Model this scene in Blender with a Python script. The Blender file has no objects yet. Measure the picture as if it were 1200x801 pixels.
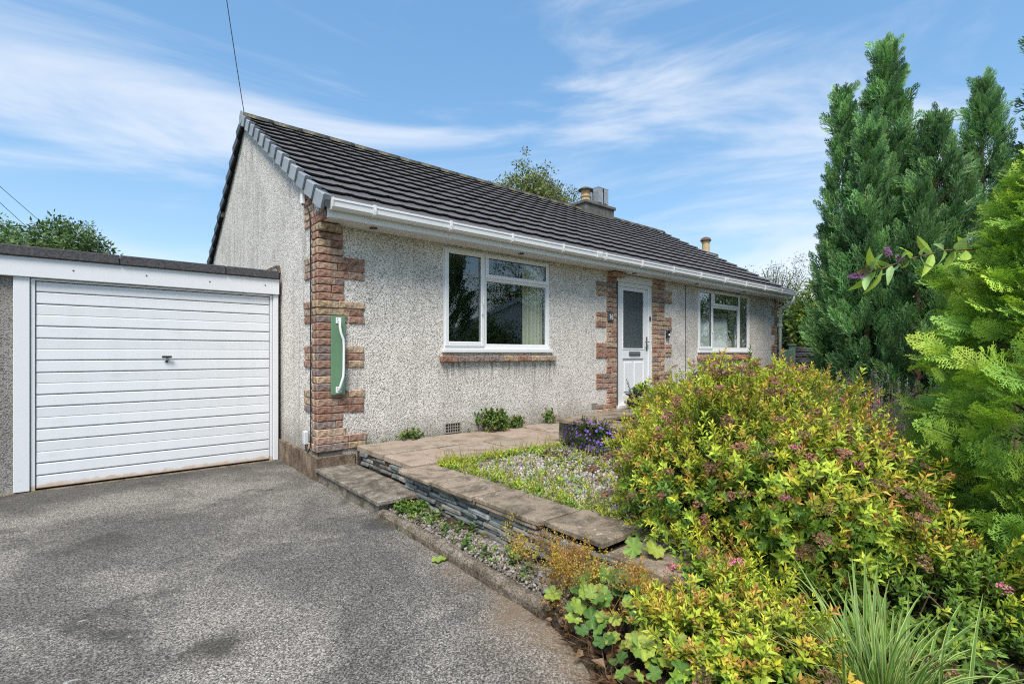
import bpy, math, random
import numpy as np
from mathutils import Vector, Matrix, Euler

R = math.radians
random.seed(7)
rng = np.random.default_rng(11)
scene = bpy.context.scene
COL = scene.collection

# ------------------------------------------------------------------ camera
CAM = Vector((-1.725, -5.186, 1.324))
YAW = R(50.024)                       # angle between view direction and the house front
FWD = Vector((math.cos(YAW), math.sin(YAW), 0))
RGT = Vector((math.sin(YAW), -math.cos(YAW), 0))
cd = bpy.data.cameras.new('camera')
cam = bpy.data.objects.new('camera', cd)
COL.objects.link(cam)
cam.location = CAM
cam.rotation_euler = (R(90), 0, -(math.pi / 2 - YAW))
cd.sensor_width = 36.0
cd.lens = 36.0 * 573.477 / 1200.0
cd.shift_y = (413.675 - 400.5) / 1200.0
cd.clip_start = 0.05
cd.clip_end = 3000
scene.camera = cam

# ------------------------------------------------------------------ sky and sun
SUN_AZ = R(224)       # compass style: direction the light comes from, 0 = +Y, clockwise
SUN_EL = R(56)
world = bpy.data.worlds.new('World')
scene.world = world
world.use_nodes = True
wn = world.node_tree
wn.nodes.clear()
def W(t, **k):
    n = wn.nodes.new(t)
    for a, b in k.items():
        setattr(n, a, b)
    return n
w_out = W('ShaderNodeOutputWorld')
w_bg = W('ShaderNodeBackground')
w_bg.inputs['Strength'].default_value = 0.108
w_sky = W('ShaderNodeTexSky', sky_type='NISHITA', sun_disc=False)
w_sky.sun_elevation = SUN_EL
w_sky.sun_rotation = SUN_AZ
w_sky.altitude = 50
w_sky.air_density = 1.0
w_sky.dust_density = 0.4
w_sky.ozone_density = 1.5
# thin cirrus: streaky noise on direction (longitude, latitude), everywhere above the horizon
w_tc = W('ShaderNodeTexCoord')
w_sep = W('ShaderNodeSeparateXYZ')
wn.links.new(w_tc.outputs['Generated'], w_sep.inputs[0])
w_at = W('ShaderNodeMath', operation='ARCTAN2')
wn.links.new(w_sep.outputs['Y'], w_at.inputs[0]); wn.links.new(w_sep.outputs['X'], w_at.inputs[1])
w_as = W('ShaderNodeMath', operation='ARCSINE')
wn.links.new(w_sep.outputs['Z'], w_as.inputs[0])
w_cmb = W('ShaderNodeCombineXYZ')
wn.links.new(w_at.outputs[0], w_cmb.inputs[0]); wn.links.new(w_as.outputs[0], w_cmb.inputs[1])
w_map = W('ShaderNodeMapping')
w_map.inputs['Location'].default_value = (0.2, 3.66, 0)
w_map.inputs['Rotation'].default_value = (0, 0, R(6))
w_map.inputs['Scale'].default_value = (1.0, 4.6, 1)
wn.links.new(w_cmb.outputs[0], w_map.inputs[0])
w_n1 = W('ShaderNodeTexNoise', noise_dimensions='2D')
w_n1.inputs['Scale'].default_value = 1.35
w_n1.inputs['Detail'].default_value = 9
w_n1.inputs['Roughness'].default_value = 0.58
w_n1.inputs['Distortion'].default_value = 0.4
wn.links.new(w_map.outputs[0], w_n1.inputs['Vector'])
w_r1 = W('ShaderNodeMapRange', interpolation_type='SMOOTHSTEP')
w_r1.inputs['From Min'].default_value = 0.43
w_r1.inputs['From Max'].default_value = 0.76
w_r1.inputs['To Max'].default_value = 0.66
wn.links.new(w_n1.outputs['Fac'], w_r1.inputs['Value'])
w_mix = W('ShaderNodeMix', data_type='RGBA')
w_mix.inputs['B'].default_value = (3.8, 3.9, 4.1, 1)
wn.links.new(w_r1.outputs[0], w_mix.inputs['Factor'])
# evens out the bright horizon and deepens the blue, for the whole dome alike
w_gam = W('ShaderNodeGamma'); w_gam.inputs['Gamma'].default_value = 0.5
w_hs = W('ShaderNodeHueSaturation'); w_hs.inputs['Saturation'].default_value = 1.75; w_hs.inputs['Value'].default_value = 1.66
wn.links.new(w_sky.outputs[0], w_gam.inputs['Color']); wn.links.new(w_gam.outputs[0], w_hs.inputs['Color'])
wn.links.new(w_hs.outputs[0], w_mix.inputs['A'])
wn.links.new(w_mix.outputs['Result'], w_bg.inputs['Color'])
wn.links.new(w_bg.outputs[0], w_out.inputs[0])

sd = bpy.data.lights.new('sun', 'SUN')
sun = bpy.data.objects.new('sun', sd)
COL.objects.link(sun)
sd.energy = 2.2
sd.angle = R(22)
sd.color = (1.0, 0.95, 0.87)
_sv = Vector((math.sin(SUN_AZ) * math.cos(SUN_EL), math.cos(SUN_AZ) * math.cos(SUN_EL), math.sin(SUN_EL)))
sun.rotation_euler = (-_sv).to_track_quat('-Z', 'Y').to_euler()
sun.location = (0, -10, 20)

vs = scene.view_settings
vs.view_transform = 'Standard'
vs.look = 'None'
vs.gamma = 1.0
vs.use_curve_mapping = False
vs.exposure = 1.30
scene.cycles.filter_width = 1.15
scene.cycles.use_denoising = False

# ------------------------------------------------------------------ node material helpers
class Mat:
    def __init__(s, name, rough=0.8, spec=0.3):
        s.m = bpy.data.materials.new(name)
        s.m.use_nodes = True
        s.t = s.m.node_tree
        s.b = s.t.nodes['Principled BSDF']
        s.b.inputs['Roughness'].default_value = rough
        s.b.inputs['Specular IOR Level'].default_value = spec
        s._tc = None
    def n(s, t, **k):
        x = s.t.nodes.new(t)
        for a, b in k.items():
            setattr(x, a, b)
        return x
    def l(s, a, b):
        s.t.links.new(a, b)
    def co(s):
        if not s._tc:
            s._tc = s.n('ShaderNodeTexCoord')
        return s._tc.outputs['Object']
    def mapped(s, scale, loc=(0, 0, 0)):
        m = s.n('ShaderNodeMapping')
        m.inputs['Scale'].default_value = scale if hasattr(scale, '__len__') else (scale,) * 3
        m.inputs['Location'].default_value = loc
        s.l(s.co(), m.inputs[0])
        return m.outputs[0]
    def noise(s, scale, detail=4, rough=0.55, vec=None, dist=0.0):
        x = s.n('ShaderNodeTexNoise')
        x.inputs['Scale'].default_value = scale
        x.inputs['Detail'].default_value = detail
        x.inputs['Roughness'].default_value = rough
        x.inputs['Distortion'].default_value = dist
        s.l(vec if vec is not None else s.co(), x.inputs['Vector'])
        return x.outputs['Fac']
    def vor(s, scale, out='Color', vec=None, feature='F1'):
        x = s.n('ShaderNodeTexVoronoi', feature=feature)
        x.inputs['Scale'].default_value = scale
        s.l(vec if vec is not None else s.co(), x.inputs['Vector'])
        return x.outputs[out]
    def ramp(s, fac, stops, interp='LINEAR'):
        x = s.n('ShaderNodeValToRGB')
        x.color_ramp.interpolation = interp
        e = x.color_ramp.elements
        while len(e) > 1:
            e.remove(e[0])
        for i, (p, c) in enumerate(stops):
            q = e[0] if i == 0 else e.new(p)
            q.position = p
            c = (c, c, c) if not hasattr(c, '__len__') else c
            q.color = (*c, 1)
        s.l(fac, x.inputs['Fac'])
        return x.outputs['Color']
    def mix(s, fac, a, b, mode='MIX'):
        x = s.n('ShaderNodeMix', data_type='RGBA', blend_type=mode)
        for v, k in ((fac, 'Factor'), (a, 'A'), (b, 'B')):
            if hasattr(v, 'is_linked') or hasattr(v, 'links'):
                s.l(v, x.inputs[k])
            elif k == 'Factor':
                x.inputs[k].default_value = v
            else:
                x.inputs[k].default_value = (*v, 1)
        return x.outputs['Result']
    def math(s, op, a, b=0.0):
        x = s.n('ShaderNodeMath', operation=op)
        for i, v in enumerate((a, b)):
            if hasattr(v, 'links'):
                s.l(v, x.inputs[i])
            else:
                x.inputs[i].default_value = v
        return x.outputs[0]
    def maprange(s, v, a, b, c=0.0, d=1.0):
        x = s.n('ShaderNodeMapRange', interpolation_type='SMOOTHSTEP')
        for i, q in enumerate((a, b, c, d)):
            x.inputs[i + 1].default_value = q
        s.l(v, x.inputs[0])
        return x.outputs[0]
    def sepc(s, c):
        x = s.n('ShaderNodeSeparateColor')
        s.l(c, x.inputs[0])
        return x.outputs
    def xyz(s):
        x = s.n('ShaderNodeSeparateXYZ')
        s.l(s.co(), x.inputs[0])
        return x.outputs
    def rnd(s):
        return s.n('ShaderNodeObjectInfo').outputs['Random']
    def color(s, c):
        if hasattr(c, 'links'):
            s.l(c, s.b.inputs['Base Color'])
        else:
            s.b.inputs['Base Color'].default_value = (*c, 1)
        return s
    def rough(s, c):
        s.l(c, s.b.inputs['Roughness'])
        return s
    def bump(s, h, strength=0.5, dist=0.01):
        x = s.n('ShaderNodeBump')
        x.inputs['Strength'].default_value = strength
        x.inputs['Distance'].default_value = dist
        s.l(h, x.inputs['Height'])
        s.l(x.outputs[0], s.b.inputs['Normal'])
        return s

M = {}
def plain(name, c, rough=0.6, spec=0.3, var=0.1, scale=6, bump=0.0, bscale=80, metal=0.0):
    a = Mat(name, rough, spec)
    f = a.noise(scale, 5, 0.6)
    lo = tuple(v * (1 - var) for v in c); hi = tuple(min(1, v * (1 + var)) for v in c)
    a.color(a.ramp(f, [(0.3, lo), (0.7, hi)]))
    a.b.inputs['Metallic'].default_value = metal
    if bump:
        a.bump(a.noise(bscale, 3), bump, 0.004)
    M[name] = a.m
    return a

def make_materials():
    # asphalt drive: pale aggregate in dark binder, worn pale patches and dark stains
    a = Mat('asphalt', 0.9, 0.25)
    cell = a.sepc(a.vor(175))
    grit = a.ramp(cell[0], [(0.0, 0.015), (0.22, 0.035), (0.42, (.13, .124, .115)), (0.7, (.27, .26, .24)), (0.88, (.42, .41, .385)), (1.0, (.62, .60, .57))])
    grit2 = a.ramp(a.noise(85, 3, 0.8), [(0.34, 0.02), (0.5, (.15, .145, .135)), (0.66, (.42, .41, .385))])
    base = a.mix(0.36, grit, grit2)
    worn = a.maprange(a.noise(0.95, 7, 0.66, dist=0.5), 0.40, 0.62)
    base = a.mix(worn, a.mix(1.0, base, (.60, .575, .54), 'MULTIPLY'), a.mix(1.0, base, (1.10, 1.045, .965), 'MULTIPLY'))
    # darker band of tarmac along the garage threshold and the house plinth
    xyz = a.xyz()
    wob = a.noise(1.6, 5, 0.6)
    d1 = a.math('ADD', xyz[1], a.math('MULTIPLY', wob, 1.3))
    d1 = a.math('SUBTRACT', d1, a.math('MULTIPLY', xyz[0], 0.22))
    band = a.maprange(d1, 1.35, 2.05)
    base = a.mix(a.math('MULTIPLY', band, 0.62), base, (.028, .028, .027))
    st = a.maprange(a.noise(1.7, 4, 0.6, vec=a.mapped((1, 1, 1), (3.3, 1.7, 0)), dist=0.6), 0.56, 0.70)
    base = a.mix(a.math('MULTIPLY', st, 0.62), base, (.035, .034, .03))
    # brown dirt washed to the right-hand edge near the bed
    dirt = a.maprange(a.math('ADD', a.math('ADD', xyz[0], a.math('MULTIPLY', xyz[1], -0.28)), a.math('MULTIPLY', a.noise(2.5, 7, .7), 0.9)), 0.95, 1.45)
    base = a.mix(a.math('MULTIPLY', dirt, 0.7), base, (.20, .135, .08))
    # one oil spot
    v = a.n('ShaderNodeVectorMath', operation='DISTANCE')
    a.l(a.co(), v.inputs[0]); v.inputs[1].default_value = (-1.324, -2.636, 0)
    oil = a.maprange(a.math('ADD', v.outputs['Value'], a.math('MULTIPLY', a.noise(9, 4), 0.22)), 0.30, 0.13)
    base = a.mix(a.math('MULTIPLY', oil, 0.75), base, (.03, .026, .018))
    v2 = a.n('ShaderNodeVectorMath', operation='DISTANCE')
    a.l(a.mapped((1, 1.0, 1)), v2.inputs[0]); v2.inputs[1].default_value = (-1.75, -0.65, 0)
    oil2 = a.maprange(a.math('ADD', v2.outputs['Value'], a.math('MULTIPLY', a.noise(4, 4), 0.7)), 0.75, 0.35)
    base = a.mix(a.math('MULTIPLY', oil2, 0.55), base, (.03, .028, .025))
    wh = a.maprange(a.noise(4.2, 6, 0.7, vec=a.mapped((1, 1.6, 1), (7, 3, 0))), 0.66, 0.72)
    base = a.mix(a.math('MULTIPLY', wh, 0.7), base, (.50, .49, .46))
    a.color(base)
    a.bump(a.math('ADD', cell[1], a.noise(60, 4, 0.7)), 0.55, 0.008)
    M['asphalt'] = a.m

    # pebbledash render
    def dash(name, dark, sc=98, streak=0.26):
        a = Mat(name, 0.85, 0.25)
        c1 = a.sepc(a.vor(sc))
        peb = a.ramp(c1[0], [(0.0, (.12, .10, .085)), (0.10, (.24, .21, .175)), (0.22, (.60, .55, .485)), (0.5, (.78, .735, .67)), (0.75, (.88, .845, .79)), (1.0, (.94, .92, .885))])
        d = a.vor(sc, 'Distance')
        gap = a.maprange(d, 0.50, 0.74)
        c = a.mix(gap, peb, (.42, .385, .335))
        big = a.maprange(a.noise(2.2, 6, 0.65), 0.42, 0.70)
        c = a.mix(a.math('MULTIPLY', big, 0.22), c, (.30, .275, .235))
        # vertical rain streaks and grime
        s = a.noise(1.0, 5, 0.6, vec=a.mapped((7.5, 7.5, 0.55)))
        c = a.mix(a.math('MULTIPLY', a.maprange(s, 0.5, 0.74), streak), c, (.20, .19, .165))
        xs_ = a.xyz()
        # patches where the dash has worn or been made good, rain drips below the sills
        pat = a.maprange(a.noise(1.15, 6, .62, vec=a.mapped((1, 1, 1), (9, 2, 5)), dist=.5), .50, .66)
        c = a.mix(a.math('MULTIPLY', pat, .24), c, (.24, .22, .185))
        drip = a.maprange(a.noise(1.0, 4, .6, vec=a.mapped((26, 26, 1.2))), .46, .66)
        for (u0, u1) in ((1.44, 3.46), (7.5, 9.9)):
            inx = a.math('MULTIPLY', a.math('GREATER_THAN', xs_[0], u0), a.math('LESS_THAN', xs_[0], u1))
            mz = a.math('MULTIPLY', a.maprange(xs_[2], .78, 1.2), a.math('LESS_THAN', xs_[2], 1.24))
            c = a.mix(a.math('MULTIPLY', a.math('MULTIPLY', inx, mz), a.math('MULTIPLY', drip, .75)), c, (.16, .145, .12))
        spots = a.maprange(a.noise(11, 2, .5, vec=a.mapped((1, 1, 1), (3, 8, 1))), .70, .76)
        c = a.mix(a.math('MULTIPLY', spots, .7), c, (.12, .105, .085))
        if dark:
            c = a.mix(0.62, c, (.035, .033, .03))
        else:
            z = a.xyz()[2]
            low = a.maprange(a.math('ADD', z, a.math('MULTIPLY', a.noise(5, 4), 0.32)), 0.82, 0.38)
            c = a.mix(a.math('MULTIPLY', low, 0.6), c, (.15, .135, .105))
        a.color(c)
        a.bump(a.math('SUBTRACT', a.math('MULTIPLY', c1[1], 0.5), d), 0.65, 0.008)
        M[name] = a.m
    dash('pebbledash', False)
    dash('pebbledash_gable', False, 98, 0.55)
    dash('pebbledash_dark', True)

    # walling stone bricks, each its own colour
    a = Mat('stone_brick', 0.88, 0.2)
    c = a.ramp(a.rnd(), [(0.0, (0.422, 0.259, 0.191)), (0.14, (0.535, 0.348, 0.256)), (0.28, (0.381, 0.209, 0.149)), (0.4, (0.592, 0.425, 0.292)), (0.52, (0.317, 0.241, 0.214)), (0.64, (0.479, 0.361, 0.262)), (0.76, (0.437, 0.247, 0.179)), (0.88, (0.507, 0.367, 0.226)), (1.0, (0.352, 0.253, 0.184))], 'CONSTANT')
    n1 = a.noise(22, 6, 0.7)
    c = a.mix(a.maprange(n1, 0.38, 0.64), c, a.mix(1.0, c, (.34, .32, .30), 'MULTIPLY'))
    c = a.mix(a.math('MULTIPLY', a.maprange(a.noise(9, 4), 0.5, 0.75), 0.45), c, (.40, .37, .31))
    a.color(c)
    a.bump(a.noise(38, 6, 0.7), 1.0, 0.014)
    M['stone_brick'] = a.m
    plain('mortar', (.11, .098, .08), 0.95, 0.1, 0.3, 20)

    # roof tiles
    a = Mat('roof_tile', 0.62, 0.45)
    c = a.ramp(a.rnd(), [(0, (.036, .033, .034)), (0.5, (.046, .042, .043)), (1, (.060, .054, .054))])
    c = a.mix(a.math('MULTIPLY', a.maprange(a.noise(14, 6, 0.7), 0.5, 0.8), 0.35), c, (.13, .125, .115))
    # weathered tops, paled further as painted sunlight; butts left dark as shade
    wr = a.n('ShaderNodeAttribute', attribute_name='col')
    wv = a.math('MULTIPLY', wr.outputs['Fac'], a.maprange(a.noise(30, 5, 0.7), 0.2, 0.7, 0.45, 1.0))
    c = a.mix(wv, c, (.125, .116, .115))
    a.color(c)
    a.bump(a.noise(160, 3), 0.25, 0.003)
    M['roof_tile'] = a.m
    a = Mat('ridge_tile', 0.7, 0.3)
    c = a.mix(a.maprange(a.noise(9, 5), 0.5, 0.72), (.05, .047, .045), (.17, .15, .07))
    a.color(c); M['ridge_tile'] = a.m
    a = Mat('verge_grey', 0.5, 0.4)
    c = a.ramp(a.rnd(), [(0, (.215, .235, .255)), (0.5, (.265, .285, .305)), (1, (.31, .33, .35))])
    c = a.mix(a.math('MULTIPLY', a.maprange(a.noise(7, 5, .65), .45, .75), .4), c, (.16, .165, .16))
    a.color(c); M['verge_grey'] = a.m
    plain('verge_dark', (.045, .05, .055), 0.5, 0.4, 0.1, 3)
    plain('upvc', (.70, .705, .71), 0.32, 0.5, 0.03, 2)
    # painted garage metal: white with slight vertical weather streaks and rust at the foot
    a = Mat('door_paint', 0.38, 0.45)
    s = a.maprange(a.noise(1, 5, 0.6, vec=a.mapped((9, 9, 0.8))), 0.4, 0.8)
    c = a.mix(a.math('MULTIPLY', s, 0.22), (.66, .675, .69), (.50, .51, .52))
    z = a.xyz()[2]
    ru = a.maprange(a.math('SUBTRACT', z, a.math('MULTIPLY', a.noise(11, 4), 0.09)), 0.03, -0.012)
    c = a.mix(a.math('MULTIPLY', ru, 0.7), c, (.45, .27, .12))
    sm = a.maprange(a.noise(2.3, 7, .7, vec=a.mapped((1, 1, 2), (5, 1, 2))), .56, .72)
    c = a.mix(a.math('MULTIPLY', sm, .28), c, (.42, .42, .41))
    a.color(c); M['door_paint'] = a.m
    a = Mat('wood_paint', 0.6, 0.3)
    fl = a.maprange(a.noise(5, 6, 0.7, vec=a.mapped((6, 6, 1.2))), 0.60, 0.74)
    zz = a.xyz()[2]
    lowp = a.maprange(zz, 0.45, 0.0)
    c = a.mix(a.math('MULTIPLY', fl, a.math('ADD', a.math('MULTIPLY', lowp, 0.75), 0.06)), (.66, .67, .69), (.25, .24, .23))
    a.color(c); M['wood_paint'] = a.m
    a = Mat('roof_felt', 0.9, 0.2)
    a.color(a.ramp(a.noise(60, 4, 0.7), [(0.3, (.03, .03, .032)), (0.7, (.11, .11, .115))]))
    a.bump(a.noise(90, 3), 0.6, 0.004); M['roof_felt'] = a.m

    # concrete and stone paving
    a = Mat('concrete', 0.9, 0.2)
    c = a.ramp(a.noise(9, 8, 0.75), [(0.30, (.07, .06, .045)), (0.48, (.225, .195, .155)), (0.70, (.40, .355, .295))])
    g = a.ramp(a.sepc(a.vor(170))[0], [(0.0, .35), (0.4, .85), (1.0, 1.25)])
    c = a.mix(1.0, c, g, 'MULTIPLY')
    c = a.mix(a.math('MULTIPLY', a.maprange(a.noise(3.1, 7, .7, dist=.6), 0.50, 0.64), 0.75), c, (.06, .052, .036))
    c = a.mix(a.math('MULTIPLY', a.maprange(a.noise(4.3, 6, .7, vec=a.mapped((1, 1, 1), (4, 4, 4))), 0.58, 0.70), 0.6), c, (.11, .12, .035))
    a.color(c); a.bump(a.noise(70, 7, 0.75), 0.9, 0.010); M['concrete'] = a.m
    a = Mat('plinth', 0.9, 0.2)
    c = a.ramp(a.noise(5, 8, 0.74, vec=a.mapped((1, 1, .7))), [(0.34, (.035, .027, .02)), (0.50, (.17, .125, .088)), (0.68, (.31, .245, .18))])
    c = a.mix(1.0, c, a.ramp(a.sepc(a.vor(150))[0], [(0.0, .4), (0.4, .9), (1.0, 1.25)]), 'MULTIPLY')
    a.color(c); a.bump(a.noise(60, 7, 0.75), 0.9, 0.009); M['plinth'] = a.m
    a = Mat('paving', 0.88, 0.25)
    c = a.ramp(a.rnd(), [(0, (.34, .265, .20)), (0.35, (.385, .30, .235)), (0.7, (.31, .25, .19)), (1, (.36, .29, .23))])
    g = a.noise(3.5, 7, 0.68, dist=0.5)
    c = a.mix(a.maprange(g, 0.42, 0.70), c, a.mix(1.0, c, (.55, .52, .47), 'MULTIPLY'))
    c = a.mix(a.math('MULTIPLY', a.maprange(a.noise(34, 4, .6), 0.60, 0.72), 0.55), c, (.10, .085, .06))
    c = a.mix(1.0, c, a.ramp(a.sepc(a.vor(190))[0], [(0.0, .55), (0.4, .95), (1.0, 1.15)]), 'MULTIPLY')
    a.color(c); a.bump(a.noise(30, 6, 0.65), 0.35, 0.006); M['paving'] = a.m
    a = Mat('coping', 0.9, 0.2)
    c = a.ramp(a.rnd(), [(0, (.31, .235, .16)), (0.4, (.255, .205, .15)), (0.75, (.33, .255, .19)), (1, (.285, .22, .16))])
    c = a.mix(a.maprange(a.noise(5, 7, 0.7, dist=0.4), 0.40, 0.66), c, (.105, .088, .062))
    c = a.mix(a.math('MULTIPLY', a.maprange(a.noise(26, 3), 0.64, 0.70), 0.6), c, (.46, .45, .41))
    c = a.mix(1.0, c, a.ramp(a.sepc(a.vor(190))[0], [(0.0, .55), (0.4, .95), (1.0, 1.15)]), 'MULTIPLY')
    a.color(c); a.bump(a.noise(26, 6, 0.7), 0.6, 0.008); M['coping'] = a.m
    a = Mat('slate', 0.75, 0.35)
    c = a.ramp(a.rnd(), [(0, (.15, .165, .16)), (0.2, (.22, .235, .23)), (0.36, (.13, .13, .122)), (0.52, (.25, .235, .20)), (0.66, (.17, .19, .175)), (0.82, (.28, .285, .275)), (1, (.11, .105, .098))], 'CONSTANT')
    c = a.mix(a.maprange(a.noise(16, 6, 0.7), 0.45, 0.75), c, a.mix(1.0, c, (.42, .40, .36), 'MULTIPLY'))
    c = a.mix(a.math('MULTIPLY', a.maprange(a.noise(8, 4), 0.58, 0.72), 0.5), c, (.23, .18, .12))
    a.color(c); a.bump(a.noise(30, 6, 0.7), 0.9, 0.012); M['slate'] = a.m
    a = Mat('gravel', 0.85, 0.25)
    at = a.n('ShaderNodeAttribute', attribute_name='col')
    a.color(a.mix(a.math('MULTIPLY', a.noise(120, 3), 0.6), at.outputs['Color'], (.20, .17, .14)))
    M['gravel'] = a.m
    a = Mat('soil', 0.95, 0.1)
    c = a.ramp(a.noise(14, 8, 0.72), [(0.3, (.022, .017, .012)), (0.5, (.062, .046, .032)), (0.72, (.15, .115, .08))])
    a.color(c); a.bump(a.noise(22, 8, 0.75), 1.0, 0.03); M['soil'] = a.m
    a = Mat('gravel_base', 0.95, 0.1)
    cc = a.sepc(a.vor(55))
    a.color(a.ramp(cc[0], [(0, (.07, .06, .045)), (0.5, (.18, .16, .135)), (1, (.36, .34, .31))]))
    a.bump(a.vor(55, 'Distance'), 0.8, 0.012); M['gravel_base'] = a.m
    a = Mat('grassland', 0.95, 0.1)
    a.color(a.ramp(a.noise(0.8, 8, 0.7), [(0.3, (.035, .06, .018)), (0.7, (.085, .115, .035))]))
    M['grassland'] = a.m

    # foliage: base colour from the leaf's own colour attribute, thin-leaf translucency
    def leaf(name, rough, trans):
        a = Mat(name, rough, 0.35)
        at = a.n('ShaderNodeAttribute', attribute_name='col')
        hs = a.n('ShaderNodeHueSaturation')
        a.l(at.outputs['Color'], hs.inputs['Color'])
        a.l(a.maprange(a.rnd(), 0, 1, 0.86, 1.14), hs.inputs['Value'])
        a.color(hs.outputs[0])
        tr = a.n('ShaderNodeBsdfTranslucent')
        a.l(a.mix(1.0, hs.outputs[0], (1.0, 1.05, .55), 'MULTIPLY'), tr.inputs['Color'])
        mx = a.n('ShaderNodeMixShader'); mx.inputs[0].default_value = trans
        a.l(a.b.outputs[0], mx.inputs[1]); a.l(tr.outputs[0], mx.inputs[2])
        a.l(mx.outputs[0], a.t.nodes['Material Output'].inputs['Surface'])
        M[name] = a.m
    leaf('leaf', 0.5, 0.30)
    leaf('needle', 0.6, 0.30)
    a = Mat('bark', 0.95, 0.1)
    a.color(a.ramp(a.noise(12, 6, 0.7, vec=a.mapped((1, 1, .25))), [(0.3, (.05, .03, .02)), (0.7, (.17, .11, .075))]))
    a.bump(a.noise(20, 5, .7, vec=a.mapped((1, 1, .2))), 0.8, 0.01); M['bark'] = a.m
    plain('twig', (.17, .105, .07), 0.9, 0.1, 0.35, 8)

    # glass
    a = Mat('glass', 0.0, 0.5)
    g = a.n('ShaderNodeBsdfGlossy'); g.inputs['Roughness'].default_value = 0.0
    g.inputs['Color'].default_value = (.92, .96, 1, 1)
    t = a.n('ShaderNodeBsdfTransparent'); t.inputs['Color'].default_value = (.86, .90, .89, 1)
    lw = a.n('ShaderNodeLayerWeight'); lw.inputs['Blend'].default_value = 0.5
    f2 = a.math('MINIMUM', a.math('ADD', a.math('MULTIPLY', a.math('POWER', lw.outputs['Facing'], 4.0), 0.9), 0.085), 1.0)
    mx = a.n('ShaderNodeMixShader')
    a.l(f2, mx.inputs[0]); a.l(t.outputs[0], mx.inputs[1]); a.l(g.outputs[0], mx.inputs[2])
    a.l(mx.outputs[0], a.t.nodes['Material Output'].inputs['Surface'])
    M['glass'] = a.m
    a = Mat('obscure_glass', 0.12, 0.9)
    cc = a.vor(60, 'Distance')
    a.color(a.ramp(cc, [(0.1, (.012, .02, .022)), (0.6, (.06, .08, .082))]))
    a.bump(a.math('ADD', cc, a.noise(70, 4)), 0.7, 0.02); M['obscure_glass'] = a.m
    plain('inside_wall', (.30, .28, .24), 0.9, 0.1, 0.05)
    plain('inside_floor', (.12, .09, .065), 0.8, 0.1, 0.1)
    plain('curtain', (.80, .74, .58), 0.9, 0.1, 0.05)
    plain('curtain_brown', (.30, .20, .11), 0.9, 0.1, 0.1)
    plain('white_glaze', (.75, .74, .70), 0.3, 0.5, 0.03)
    plain('dark_wood', (.06, .035, .022), 0.5, 0.3, 0.2)
    plain('black', (.018, .018, .02), 0.4, 0.4, 0.1)
    plain('dark_grey', (.07, .075, .08), 0.5, 0.4, 0.1)
    plain('box_grey', (.52, .55, .58), 0.45, 0.4, 0.04)
    plain('metal', (.45, .46, .47), 0.3, 0.5, 0.05, metal=0.8)
    plain('cowl_metal', (.33, .35, .37), 0.55, 0.5, 0.2, 12, metal=0.35)
    plain('lead', (.20, .215, .24), 0.6, 0.4, 0.15)
    plain('green_paint', (.125, .235, .135), 0.55, 0.35, 0.08, 5)
    plain('gate_green', (.215, .33, .225), 0.65, 0.3, 0.12, 6)
    plain('pot_clay', (.50, .36, .20), 0.85, 0.2, 0.18, 14, 0.3, 40)
    plain('pot_brown', (.12, .075, .06), 0.7, 0.3, 0.2, 10)
    plain('stack', (.13, .125, .115), 0.95, 0.1, 0.35, 10, 0.6, 40)
    plain('vent', (.26, .235, .20), 0.9, 0.2, 0.2, 20, 0.4, 60)
    plain('white_wall', (.72, .72, .70), 0.85, 0.2, 0.05)
    plain('neighbour_roof', (.06, .05, .047), 0.7, 0.3, 0.25, 4)
    plain('dry_leaf', (.24, .13, .06), 0.8, 0.2, 0.4, 30)
    a = Mat('kerb', 0.92, 0.15)
    c = a.ramp(a.noise(8, 8, 0.75), [(0.32, (.05, .042, .03)), (0.5, (.19, .155, .115)), (0.7, (.36, .31, .25))])
    c = a.mix(1.0, c, a.ramp(a.sepc(a.vor(160))[0], [(0.0, .3), (0.4, .85), (1.0, 1.3)]), 'MULTIPLY')
    c = a.mix(a.math('MULTIPLY', a.maprange(a.noise(5, 6, .7, vec=a.mapped((1, 1, 1), (2, 8, 4))), 0.55, 0.66), 0.6), c, (.10, .11, .035))
    a.color(c); a.bump(a.noise(60, 7, 0.75), 1.0, 0.012); M['kerb'] = a.m
    a = plain('dark_stone', (.105, .10, .098), 0.9, 0.2, 0.5, 9, 0.8, 25)
make_materials()

# ------------------------------------------------------------------ object helpers
def tag(o, label=None, cat=None, group=None, kind=None):
    for k, v in (('label', label), ('category', cat), ('group', group), ('kind', kind)):
        if v:
            o[k] = v
    return o

def attach(o, parent):
    if parent is not None:
        o.parent = parent
        o.matrix_parent_inverse = WORLD[parent.name].inverted()
    return o
WORLD = {}

def link(name, data, parent=None, mw=None):
    o = bpy.data.objects.new(name, data)
    COL.objects.link(o)
    if mw is not None:
        o.matrix_basis = mw
    WORLD[o.name] = o.matrix_basis.copy()
    attach(o, parent)
    return o

def thing(name, loc, label, cat, group=None):
    o = link(name, None, None, Matrix.Translation(loc))
    o.empty_display_size = 0.2
    return tag(o, label, cat, group)

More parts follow.
